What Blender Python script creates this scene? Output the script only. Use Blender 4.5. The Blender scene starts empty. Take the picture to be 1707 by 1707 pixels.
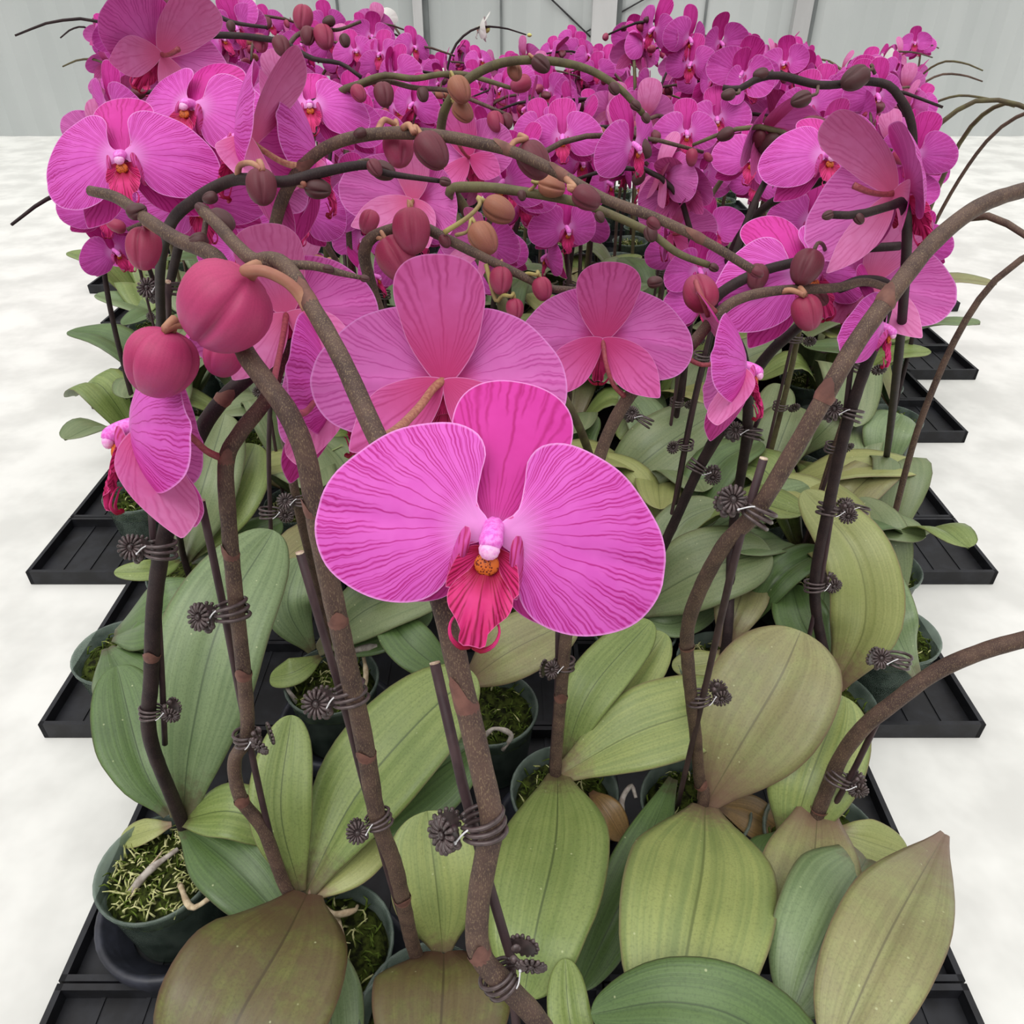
import bpy, math, random
import numpy as np
from mathutils import Vector, Matrix, noise

C = bpy.context.scene.collection
PI = math.pi
# ------------------------------------------------------------------ camera
F = 1290.0
H = 0.80
TH = math.radians(35)
CT, ST = math.cos(TH), math.sin(TH)
FW, UP, RT = Vector((0, CT, -ST)), Vector((0, ST, CT)), Vector((1, 0, 0))
CAM = Vector((0, 0, H))
cd = bpy.data.cameras.new('camera')
cam = bpy.data.objects.new('camera', cd)
C.objects.link(cam)
cam.location = CAM
cam.rotation_euler = (PI / 2 - TH, 0, 0)
cd.sensor_width = 36
cd.lens = 36 * F / 1707
cd.clip_start = 0.01
bpy.context.scene.camera = cam


def P(x, y, d):
    return CAM + FW * d + RT * ((x - 853.5) / F * d) + UP * ((853.5 - y) / F * d)


def Pz(x, y, z):
    k = (853.5 - y) / F * CT - ST
    return P(x, y, (z - H) / k)


def proj(p):
    q = p - CAM
    d = q.dot(FW)
    if d < 1e-4:
        return (-9999, -9999, d)
    return (853.5 + q.x / d * F, 853.5 - q.dot(UP) / d * F, d)


def c2w(v):
    return (RT * v[0] + UP * v[1] - FW * v[2]).normalized()


# ------------------------------------------------------------------ materials
def lin(r, g, b):
    def f(c):
        c /= 255
        return c / 12.92 if c <= .04045 else ((c + .055) / 1.055) ** 2.4
    return (f(r), f(g), f(b), 1)


class NT:
    def __init__(s, name, rough=.5, spec=.3):
        s.m = bpy.data.materials.new(name)
        s.m.use_nodes = True
        s.t = s.m.node_tree
        s.t.nodes.clear()
        s.out = s.n('ShaderNodeOutputMaterial')
        s.b = s.n('ShaderNodeBsdfPrincipled')
        s.b.inputs['Roughness'].default_value = rough
        s.b.inputs['Specular IOR Level'].default_value = spec
        s.l(s.b.outputs[0], s.out.inputs[0])

    def n(s, t, **k):
        x = s.t.nodes.new(t)
        for a, v in k.items():
            setattr(x, a, v)
        return x

    def l(s, a, b):
        s.t.links.new(a, b)

    def put(s, sock, v):
        if hasattr(v, 'is_output'):
            s.l(v, sock)
        else:
            sock.default_value = v

    def math(s, op, a, b=0.0, clamp=False):
        x = s.n('ShaderNodeMath', operation=op, use_clamp=clamp)
        s.put(x.inputs[0], a)
        s.put(x.inputs[1], b)
        return x.outputs[0]

    def mr(s, v, a, b, c=0., d=1., smooth=True):
        x = s.n('ShaderNodeMapRange')
        if smooth:
            x.interpolation_type = 'SMOOTHSTEP'
        s.put(x.inputs[0], v)
        for i, q in enumerate((a, b, c, d)):
            x.inputs[i + 1].default_value = q
        return x.outputs[0]

    def mix(s, f, a, b):
        x = s.n('ShaderNodeMix', data_type='RGBA')
        s.put(x.inputs[0], f)
        s.put(x.inputs[6], a)
        s.put(x.inputs[7], b)
        return x.outputs[2]

    def noise(s, scale, vec=None, detail=3., rough=.55):
        x = s.n('ShaderNodeTexNoise')
        x.inputs['Scale'].default_value = scale
        x.inputs['Detail'].default_value = detail
        x.inputs['Roughness'].default_value = rough
        if vec is not None:
            s.l(vec, x.inputs['Vector'])
        return x.outputs[0]

    def uv(s, name):
        x = s.n('ShaderNodeUVMap', uv_map=name)
        y = s.n('ShaderNodeSeparateXYZ')
        s.l(x.outputs[0], y.inputs[0])
        return x.outputs[0], y.outputs[0], y.outputs[1]

    def obj(s):
        return s.n('ShaderNodeTexCoord').outputs['Object']

    def scalev(s, v, sc):
        x = s.n('ShaderNodeMapping')
        x.inputs['Scale'].default_value = sc
        s.l(v, x.inputs['Vector'])
        return x.outputs[0]

    def col(s, c):
        s.put(s.b.inputs['Base Color'], c)

    def bump(s, h, st=.3, dist=.001):
        x = s.n('ShaderNodeBump')
        x.inputs['Strength'].default_value = st
        x.inputs['Distance'].default_value = dist
        s.l(h, x.inputs['Height'])
        s.l(x.outputs[0], s.b.inputs['Normal'])

    def translucent(s, colour, f):
        t = s.n('ShaderNodeBsdfTranslucent')
        s.put(t.inputs[0], colour)
        m = s.n('ShaderNodeMixShader')
        m.inputs[0].default_value = f
        s.l(s.b.outputs[0], m.inputs[1])
        s.l(t.outputs[0], m.inputs[2])
        s.l(m.outputs[0], s.out.inputs[0])


def petal_mat(name, light, vein, rim, heart, K, vs=1., deep=None, tl=.22, heart_r=(.05, .30)):
    t = NT(name, .5, .22)
    _, ang, rad = t.uv('vein')
    _, edge, _ = t.uv('edge')
    o = t.obj()
    w = t.math('MULTIPLY', t.math('SUBTRACT', t.noise(7., o, 1.), .5), .16)
    w2 = t.math('MULTIPLY', t.math('SUBTRACT', t.noise(28., o, 1.), .5), .035)
    a = t.math('ADD', ang, t.math('ADD', t.math('MULTIPLY', w, t.mr(rad, 0, .5, .2, .8)), w2))

    def lines(k, ph, wid):
        sn = t.math('ABSOLUTE', t.math('SINE', t.math('ADD', t.math('MULTIPLY', a, k), ph)))
        return t.mr(sn, 0.0, wid, 1., 0.)
    l1 = t.math('MULTIPLY', lines(K, 0, .30), t.mr(rad, .05, .22))
    l2 = t.math('MULTIPLY', lines(K * 2, 1.57, .46), t.mr(edge, .32, .55))
    l3 = t.math('MULTIPLY', lines(K * 3.3, .7, .55), t.math('MULTIPLY', t.mr(edge, .58, .8), .8))
    v = t.math('MAXIMUM', l1, t.math('MAXIMUM', l2, l3))
    v = t.math('MULTIPLY', v, t.mr(t.noise(12, o, 2), .25, .6, .6, 1.))
    base = t.mix(t.mr(t.noise(14, o, 2), .3, .7, 0, .35), light, deep or vein)
    c = t.mix(t.math('MULTIPLY', v, .92 * vs), base, vein)
    c = t.mix(t.mr(rad, heart_r[0], heart_r[1], .85, 0.), c, heart)
    c = t.mix(t.mr(edge, .97, .994, 0, .7), c, rim)
    t.col(c)
    t.bump(v, .12, .0006)
    t.translucent(c, tl)
    return t.m


def plain_mat(name, c1, c2, scale=30, rough=.5, spec=.3, stretch=(1, 1, 1), bump=0.):
    t = NT(name, rough, spec)
    n = t.noise(scale, t.scalev(t.obj(), stretch), 4)
    t.col(t.mix(t.mr(n, .35, .65), c1, c2))
    if bump:
        t.bump(n, bump, .002)
    return t.m


def bud_mat(name, a, b, tip):
    t = NT(name, .48, .3)
    _, u, v = t.uv('uv')
    o = t.obj()
    st = t.n('ShaderNodeCombineXYZ')
    t.l(t.math('MULTIPLY', u, 60), st.inputs[0])
    t.l(t.math('MULTIPLY', v, 1.5), st.inputs[1])
    n = t.noise(1., st.outputs[0], 2)
    c = t.mix(t.mr(n, .3, .7, 0, .3), a, b)
    c = t.mix(t.mr(t.noise(42, o, 4, .7), .4, .7, 0, .35), c, b)
    c = t.mix(t.math('MULTIPLY', t.noise(9, o, 2), t.mr(v, .35, 1., 0, .9)), c, tip)
    t.col(c)
    t.bump(n, .05, .0004)
    return t.m


def leaf_mat(name, c1, c2, rib, base, purple=0., base_len=.22):
    t = NT(name, .36, .5)
    _, u, v = t.uv('uv')
    o = t.obj()
    st = t.n('ShaderNodeCombineXYZ')
    t.l(t.math('MULTIPLY', u, 15), st.inputs[0])
    t.l(t.math('MULTIPLY', v, .8), st.inputs[1])
    oi = t.n('ShaderNodeObjectInfo')
    t.l(t.math('MULTIPLY', oi.outputs['Random'], 30), st.inputs[2])
    vein = t.noise(1., st.outputs[0], 3)
    big = t.noise(14, o, 2)
    c = t.mix(t.mr(t.math('ADD', t.math('MULTIPLY', vein, .6), t.math('MULTIPLY', big, .4)), .36, .62), c1, c2)
    fine = t.noise(520, o, 2)
    c = t.mix(t.mr(fine, .45, .75, 0, .35), c, rib)
    if purple:
        c = t.mix(t.math('MULTIPLY', t.mr(t.noise(38, o, 5, .7), .34, .6), purple), c, base)
    nz = t.math('MULTIPLY', t.math('SUBTRACT', t.noise(160, o, 3), .5), .25)
    c = t.mix(t.mr(t.math('ADD', v, nz), .0, base_len, .85, 0.), c, base)
    au = t.math('ABSOLUTE', u)
    c = t.mix(t.mr(au, .008, .03, .75, 0.), c, rib)
    c = t.mix(t.mr(au, .95, 1., 0., .6), c, base)
    sp = t.n('ShaderNodeTexVoronoi')
    sp.inputs['Scale'].default_value = 60
    t.l(o, sp.inputs['Vector'])
    c = t.mix(t.mr(sp.outputs['Distance'], .03, .07, .45, 0), c, lin(200, 205, 160))
    t.col(c)
    t.bump(vein, .16, .002)
    rr = t.mr(t.noise(30, o), .3, .7, .34, .48)
    t.l(rr, t.b.inputs['Roughness'])
    return t.m


def stem_mat(name, a, b, speck):
    t = NT(name, .6, .25)
    o = t.obj()
    n = t.noise(60, o, 3)
    c = t.mix(t.mr(n, .35, .65), a, b)
    s = t.noise(1300, t.scalev(o, (1.5, 1.2, .4)), 3, .65)
    c = t.mix(t.mr(s, .5, .7, 0, .6), c, speck)
    t.col(c)
    t.bump(s, .2, .0006)
    return t.m


M = {}
PL, PV, PR, PH = lin(228, 104, 206), lin(182, 22, 128), lin(246, 172, 240), lin(240, 158, 232)
M['petal'] = petal_mat('petal front', PL, PV, PR, PH, 20., deep=lin(216, 78, 190))
M['petal_back'] = petal_mat('petal back', lin(236, 130, 212), lin(196, 62, 158), PR, lin(220, 76, 152), 14., .75, deep=lin(228, 112, 200))
M['sepal'] = petal_mat('sepal front', lin(216, 62, 168), lin(180, 24, 118), PR, lin(232, 110, 206), 11., .9, deep=lin(204, 44, 150), heart_r=(.03, .2))
M['sepal_back'] = petal_mat('sepal back', lin(230, 112, 190), lin(186, 56, 126), lin(240, 160, 222), lin(206, 62, 126), 9., .7, deep=lin(212, 86, 154), heart_r=(.1, .8))
M['pink_back'] = petal_mat('sepal back pale', lin(240, 146, 206), lin(210, 86, 156), lin(246, 180, 226), lin(232, 106, 158), 9., .5, deep=lin(222, 108, 170), heart_r=(.1, .6))
M['white'] = petal_mat('white petal', lin(244, 244, 240), lin(226, 226, 214), lin(250, 250, 246), lin(238, 240, 200), 9., .4, deep=lin(236, 236, 230))
M['lip'] = petal_mat('lip crimson', lin(226, 60, 138), lin(140, 8, 54), lin(240, 120, 180), lin(150, 16, 36), 8., 1.05, deep=lin(206, 26, 88), heart_r=(.15, .5))
M['lobe'] = petal_mat('lip side lobe', lin(226, 96, 190), lin(176, 24, 70), lin(240, 160, 220), lin(180, 30, 60), 10., .9)


def callus_mat():
    t = NT('lip callus', .5, .3)
    v = t.n('ShaderNodeTexVoronoi')
    v.inputs['Scale'].default_value = 140
    t.l(t.obj(), v.inputs['Vector'])
    t.col(t.mix(t.mr(v.outputs['Distance'], .25, .5), lin(96, 22, 18), lin(198, 96, 34)))
    return t.m


M['callus'] = callus_mat()
M['column'] = plain_mat('flower column', lin(240, 140, 226), lin(228, 92, 200), 90, .4, .4)
M['anther'] = plain_mat('anther cap', lin(246, 190, 232), lin(236, 150, 216), 90, .4, .4)
M['bud'] = bud_mat('bud magenta', lin(156, 52, 84), lin(124, 36, 64), lin(150, 76, 104))
M['bud_big'] = bud_mat('bud pink', lin(182, 62, 110), lin(154, 46, 90), lin(168, 80, 132))
M['bud_dark'] = bud_mat('bud maroon', lin(108, 48, 60), lin(80, 34, 45), lin(104, 62, 72))
M['bud_brown'] = bud_mat('bud brown', lin(84, 50, 52), lin(60, 38, 40), lin(80, 60, 60))
M['bud_orange'] = bud_mat('bud salmon', lin(156, 104, 80), lin(126, 74, 66), lin(132, 70, 78))
M['bud_green'] = bud_mat('bud yellow green', lin(214, 212, 130), lin(186, 190, 100), lin(200, 200, 110))
M['stalk'] = plain_mat('flower stalk', lin(182, 138, 108), lin(156, 102, 86), 60, .5, .3)
M['stalk_pink'] = plain_mat('flower stalk rose', lin(166, 84, 92), lin(140, 66, 76), 60, .5, .3)
M['stalk_olive'] = plain_mat('flower stalk olive', lin(170, 158, 96), lin(140, 120, 82), 60, .5, .3)
M['stem'] = stem_mat('stem brown', lin(94, 74, 66), lin(72, 56, 53), lin(152, 132, 102))
M['stem_dark'] = stem_mat('stem dark', lin(52, 39, 40), lin(38, 28, 31), lin(76, 62, 58))
M['stem_olive'] = stem_mat('stem olive', lin(100, 96, 66), lin(84, 74, 58), lin(124, 116, 80))
M['bract'] = plain_mat('stem bract', lin(128, 90, 80), lin(104, 72, 66), 120, .6, .2)
M['stake'] = plain_mat('stake', lin(74, 56, 58), lin(58, 42, 46), 120, .55, .3, (1, 1, .3))
M['cut'] = plain_mat('cut stake end', lin(222, 206, 182), lin(176, 150, 128), 400, .7, .2)
M['clip'] = plain_mat('clip plastic', lin(88, 74, 74), lin(60, 50, 50), 200, .32, .5)
M['metal'] = plain_mat('clip spring', lin(236, 236, 236), lin(200, 200, 205), 200, .25, .6)
M['tray'] = plain_mat('black tray plastic', lin(34, 35, 40), lin(22, 22, 25), 40, .5, .35, bump=.1)
M['holder'] = plain_mat('black holder plastic', lin(54, 56, 66), lin(40, 41, 48), 40, .42, .4)
M['root'] = plain_mat('aerial root', lin(206, 190, 160), lin(170, 150, 122), 160, .7, .2, bump=.3)
M['root_grey'] = plain_mat('aerial root grey', lin(178, 170, 162), lin(140, 130, 122), 160, .7, .2, bump=.3)
M['moss'] = plain_mat('moss', lin(66, 76, 30), lin(24, 26, 14), 130, .9, .1, bump=1.)
M['moss_pale'] = plain_mat('moss strand', lin(206, 204, 152), lin(130, 138, 76), 160, .9, .1)
M['moss_green'] = plain_mat('moss strand green', lin(92, 110, 44), lin(50, 62, 24), 160, .9, .1)
LR = lin(66, 72, 40)
PUR = lin(92, 54, 58)
M['leaf'] = leaf_mat('leaf green', lin(108, 127, 67), lin(129, 145, 82), lin(63, 78, 39), lin(90, 71, 55))
M['leaf_light'] = leaf_mat('leaf light', lin(148, 159, 94), lin(124, 140, 82), lin(90, 103, 55), lin(117, 92, 78))
M['leaf_grey'] = leaf_mat('leaf grey green', lin(101, 122, 82), lin(120, 140, 97), lin(69, 86, 57), lin(92, 80, 59), base_len=.2)
M['leaf_yellow'] = leaf_mat('leaf yellow green', lin(154, 159, 99), lin(136, 144, 86), lin(111, 117, 67), lin(127, 94, 84), base_len=.3)
M['leaf_purple'] = leaf_mat('leaf purple flushed', lin(108, 109, 59), lin(94, 96, 51), lin(65, 55, 35), lin(88, 59, 51), .5, .4)
M['leaf_dark'] = leaf_mat('leaf deep green', lin(74, 97, 55), lin(90, 115, 65), lin(51, 69, 37), lin(76, 67, 48), base_len=.12)
M['leaf_dusk'] = leaf_mat('leaf dusky', lin(145, 148, 97), lin(129, 132, 86), lin(94, 90, 63), lin(120, 90, 80), .22, .42)
M['leaf_far'] = leaf_mat('leaf dull green', lin(103, 119, 80), lin(120, 132, 92), lin(72, 86, 55), lin(94, 86, 65))
M['leaf_brown'] = leaf_mat('leaf withered', lin(135, 106, 63), lin(108, 86, 49), lin(86, 63, 39), lin(81, 54, 36))


def pot_mat():
    t = NT('clear pot plastic', .22, .5)
    t.col(t.mix(t.mr(t.noise(40, t.obj(), 3), .35, .65), lin(132, 146, 136), lin(92, 106, 98)))
    tr = t.n('ShaderNodeBsdfTransparent')
    tr.inputs[0].default_value = (.72, .8, .75, 1)
    m = t.n('ShaderNodeMixShader')
    m.inputs[0].default_value = .5
    t.l(t.b.outputs[0], m.inputs[1])
    t.l(tr.outputs[0], m.inputs[2])
    t.l(m.outputs[0], t.out.inputs[0])
    return t.m


M['pot'] = pot_mat()


# ------------------------------------------------------------------ mesh helpers
class MB:
    """collects verts, faces, material indices and uv per loop"""
    def __init__(s):
        s.v, s.f, s.mi, s.uv = [], [], [], {}
        s.luv = []

    def add(s, verts, faces, mi=0, uvs=None):
        b = len(s.v)
        s.v.extend([tuple(p) for p in verts])
        for f in faces:
            s.f.append([b + i for i in f])
            s.mi.append(mi)
            s.luv.append([uvs[i] for i in f] if uvs else None)

    def mesh(s, name, mats, names=('uv',), smooth=True):
        me = bpy.data.meshes.new(name)
        me.from_pydata(s.v, [], s.f)
        for m in mats:
            me.materials.append(M[m] if isinstance(m, str) else m)
        me.polygons.foreach_set('material_index', s.mi)
        if smooth:
            me.polygons.foreach_set('use_smooth', [True] * len(s.f))
        if any(u is not None for u in s.luv):
            for k, nm in enumerate(names):
                lay = me.uv_layers.new(name=nm)
                d = []
                for f, u in zip(s.f, s.luv):
                    for i in range(len(f)):
                        d.extend(u[i][2 * k:2 * k + 2] if u else (0, 0))
                lay.data.foreach_set('uv', d)
        me.update()
        return me


def spline(pts, n):
    """Catmull-Rom through pts -> n+1 points, roughly even"""
    pts = [Vector(p) for p in pts]
    if len(pts) == 2:
        pts = [pts[0], (pts[0] + pts[1]) / 2, pts[1]]
    q = [pts[0] * 2 - pts[1]] + pts + [pts[-1] * 2 - pts[-2]]
    L = [0]
    for a, b in zip(pts, pts[1:]):
        L.append(L[-1] + (b - a).length)
    tot = L[-1] or 1e-9
    out, par = [], []
    for k in range(n + 1):
        s = tot * k / n
        i = 0
        while i < len(pts) - 2 and s > L[i + 1]:
            i += 1
        t = (s - L[i]) / max(1e-9, L[i + 1] - L[i])
        a, b, c, d = q[i], q[i + 1], q[i + 2], q[i + 3]
        out.append(.5 * ((2 * b) + (c - a) * t + (2 * a - 5 * b + 4 * c - d) * t * t + (3 * b - a - 3 * c + d) * t ** 3))
        par.append((i + t) / (len(pts) - 1))
    return out, par


def frames(pts):
    T = []
    n = len(pts)
    for i in range(n):
        t = (pts[min(n - 1, i + 1)] - pts[max(0, i - 1)])
        T.append(t.normalized() if t.length > 1e-12 else Vector((0, 0, 1)))
    a = Vector((1, 0, 0)) if abs(T[0].x) < .8 else Vector((0, 1, 0))
    N = []
    u = (a - T[0] * a.dot(T[0])).normalized()
    for t in T:
        u = (u - t * u.dot(t))
        u = u.normalized() if u.length > 1e-9 else t.orthogonal().normalized()
        N.append(u)
    return T, N


def tube(mb, pts, radii, seg=8, mi=0, caps=True, n=None, jit=0.):
    n = n or max(4, 4 * (len(pts) - 1))
    c, par = spline(pts, n)
    T, N = frames(c)
    vs, fs, uv = [], [], []
    m = len(radii)
    for i, (p, t, u) in enumerate(zip(c, T, N)):
        w = t.cross(u)
        x = par[i] * (m - 1)
        k = min(m - 2, int(x)) if m > 1 else 0
        r = radii[0] if m == 1 else radii[k] + (radii[k + 1] - radii[k]) * (x - k)
        if jit:
            r *= 1 + jit * (noise.noise(p * 90) )
        for j in range(seg):
            a = 2 * PI * j / seg
            vs.append(p + u * (r * math.cos(a)) + w * (r * math.sin(a)))
            uv.append((j / seg, i / n))
    for i in range(len(c) - 1):
        for j in range(seg):
            k = (j + 1) % seg
            fs.append((i * seg + j, i * seg + k, (i + 1) * seg + k, (i + 1) * seg + j))
    if caps:
        fs.append(tuple(range(seg - 1, -1, -1)))
        e = (len(c) - 1) * seg
        fs.append(tuple(e + j for j in range(seg)))
    mb.add(vs, fs, mi, uv)
    return c, T, N


def sphere(mb, c, r, sc=(1, 1, 1), R=None, nu=10, nv=6, mi=0):
    vs, fs = [], []
    R = R or Matrix.Identity(3)
    for i in range(nv + 1):
        a = PI * i / nv
        for j in range(nu):
            b = 2 * PI * j / nu
            p = Vector((math.sin(a) * math.cos(b) * sc[0], math.sin(a) * math.sin(b) * sc[1], math.cos(a) * sc[2])) * r
            vs.append(Vector(c) + R @ p)
    for i in range(nv):
        for j in range(nu):
            k = (j + 1) % nu
            fs.append((i * nu + j, (i + 1) * nu + j, (i + 1) * nu + k, i * nu + k))
    mb.add(vs, fs, mi, [(0, 0)] * len(vs))


def lathe(mb, prof, seg=32, mi=0, close=False):
    vs, fs = [], []
    for r, z in prof:
        for j in range(seg):
            a = 2 * PI * j / seg
            vs.append((r * math.cos(a), r * math.sin(a), z))
    m = len(prof)
    for i in range(m - 1 if not close else m):
        for j in range(seg):
            k = (j + 1) % seg
            a, b = i * seg, ((i + 1) % m) * seg
            fs.append((a + j, a + k, b + k, b + j))
    mb.add(vs, fs, mi, [(0, 0)] * len(vs))


def box(mb, lo, hi, mi=0):
    (a, b, c), (d, e, f) = lo, hi
    vs = [(a, b, c), (d, b, c), (d, e, c), (a, e, c), (a, b, f), (d, b, f), (d, e, f), (a, e, f)]
    mb.add(vs, [(3, 2, 1, 0), (4, 5, 6, 7), (0, 1, 5, 4), (1, 2, 6, 5), (2, 3, 7, 6), (3, 0, 4, 7)], mi, [(0, 0)] * 8)


def link(name, me, parent=None, mat=None):
    o = bpy.data.objects.new(name, me)
    C.objects.link(o)
    if parent:
        o.parent = parent
    if mat is not None:
        o.matrix_local = mat
    return o


def tag(o, label, cat, group=None, kind=None):
    if label:
        o['label'] = label
    if cat:
        o['category'] = cat
    if group:
        o['group'] = group
    if kind:
        o['kind'] = kind
    return o


# ------------------------------------------------------------------ flower meshes
def closed_curve(pts, n):
    """periodic catmull-rom, n points evenly spaced by arc length"""
    m = len(pts)
    dense = []
    for i in range(m):
        a, b, c, d = [np.array(pts[(i + k - 1) % m], float) for k in range(4)]
        for t in np.linspace(0, 1, 12, endpoint=False):
            dense.append(.5 * (2 * b + (c - a) * t + (2 * a - 5 * b + 4 * c - d) * t * t + (3 * b - a - 3 * c + d) * t ** 3))
    dense = np.array(dense)
    seg = np.linalg.norm(np.roll(dense, -1, 0) - dense, axis=1)
    L = np.concatenate([[0], np.cumsum(seg)])
    out = []
    for s in np.linspace(0, L[-1], n, endpoint=False):
        i = min(len(dense) - 1, int(np.searchsorted(L, s, 'right')) - 1)
        f = (s - L[i]) / max(1e-9, seg[i])
        out.append(dense[i] * (1 - f) + dense[(i + 1) % len(dense)] * f)
    return out


def blade(name, outline, Q, claw, axis, zf, mats, n=44, rings=8, th=.006, scale=1.0, uoff=0.):
    """a two sided petal grown in rings round Q; vein uv = angle and distance from the claw"""
    oc = closed_curve(outline, n)
    mb = MB()
    vs, uv = [], []
    ax = math.atan2(axis[1], axis[0])
    rmax = max(math.hypot(p[0] - claw[0], p[1] - claw[1]) for p in oc)
    fr = [(k / rings) ** .85 for k in range(rings + 1)]
    for side in (0, 1):
        for k, s in enumerate(fr):
            for i, p in enumerate(oc):
                x = Q[0] + (p[0] - Q[0]) * s
                y = Q[1] + (p[1] - Q[1]) * s
                z = zf(x, y, s)
                e = th * (1 - s ** 4) if side else 0
                vs.append(Vector((x, y, z - e)) * scale)
                dx, dy = x - claw[0], y - claw[1]
                a = math.atan2(dy, dx) - ax
                a = (a + PI) % (2 * PI) - PI
                uv.append((a + uoff, math.hypot(dx, dy) / rmax, s, i / n))
    per = (rings + 1) * n
    fa, fb = [], []
    for k in range(rings):
        for i in range(n):
            j = (i + 1) % n
            q = (k * n + i, (k + 1) * n + i, (k + 1) * n + j, k * n + j)
            fa.append(q)
            fb.append(tuple(per + x for x in reversed(q)))
    # orientation: make the first side face +z
    a, b, c = [vs[i] for i in (fa[-1][0], fa[-1][1], fa[-1][2])]
    if (b - a).cross(c - a).z < 0:
        fa = [tuple(reversed(q)) for q in fa]
        fb = [tuple(reversed(q)) for q in fb]
    mb.add(vs, fa, 0, uv)
    bidx = len(mb.v)
    for q in fb:
        mb.f.append(list(q))
        mb.mi.append(1)
        mb.luv.append([uv[i] for i in q])
    return mb.mesh(name, mats, ('vein', 'edge'))


U = 600.0
PET = [(8, 12), (34, 40), (37, 90), (36, 128), (56, 160), (98, 174), (150, 164), (207, 139), (258, 93), (293, 47), (308, -9),
       (302, -62), (272, -108), (220, -136), (162, -147), (105, -138), (70, -112), (54, -76), (44, -38), (14, -18)]
PET = [(x / U, y / U) for x, y in PET]
DOR = [(20, -6), (58, 36), (86, 85), (101, 138), (109, 184), (102, 224), (78, 252), (42, 267), (0, 271)]
DOR = DOR + [(-x, y) for x, y in reversed(DOR[:-1])]
DOR = [(x / U, y * 1.05 / U) for x, y in DOR]
LAT = [(8, 4), (40, 40), (66, 90), (78, 140), (66, 192), (38, 234), (10, 264), (0, 270)]
LAT = LAT + [(-x, y) for x, y in reversed(LAT[:-1])]
LAT = [(x / U, y / U) for x, y in LAT]


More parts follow.
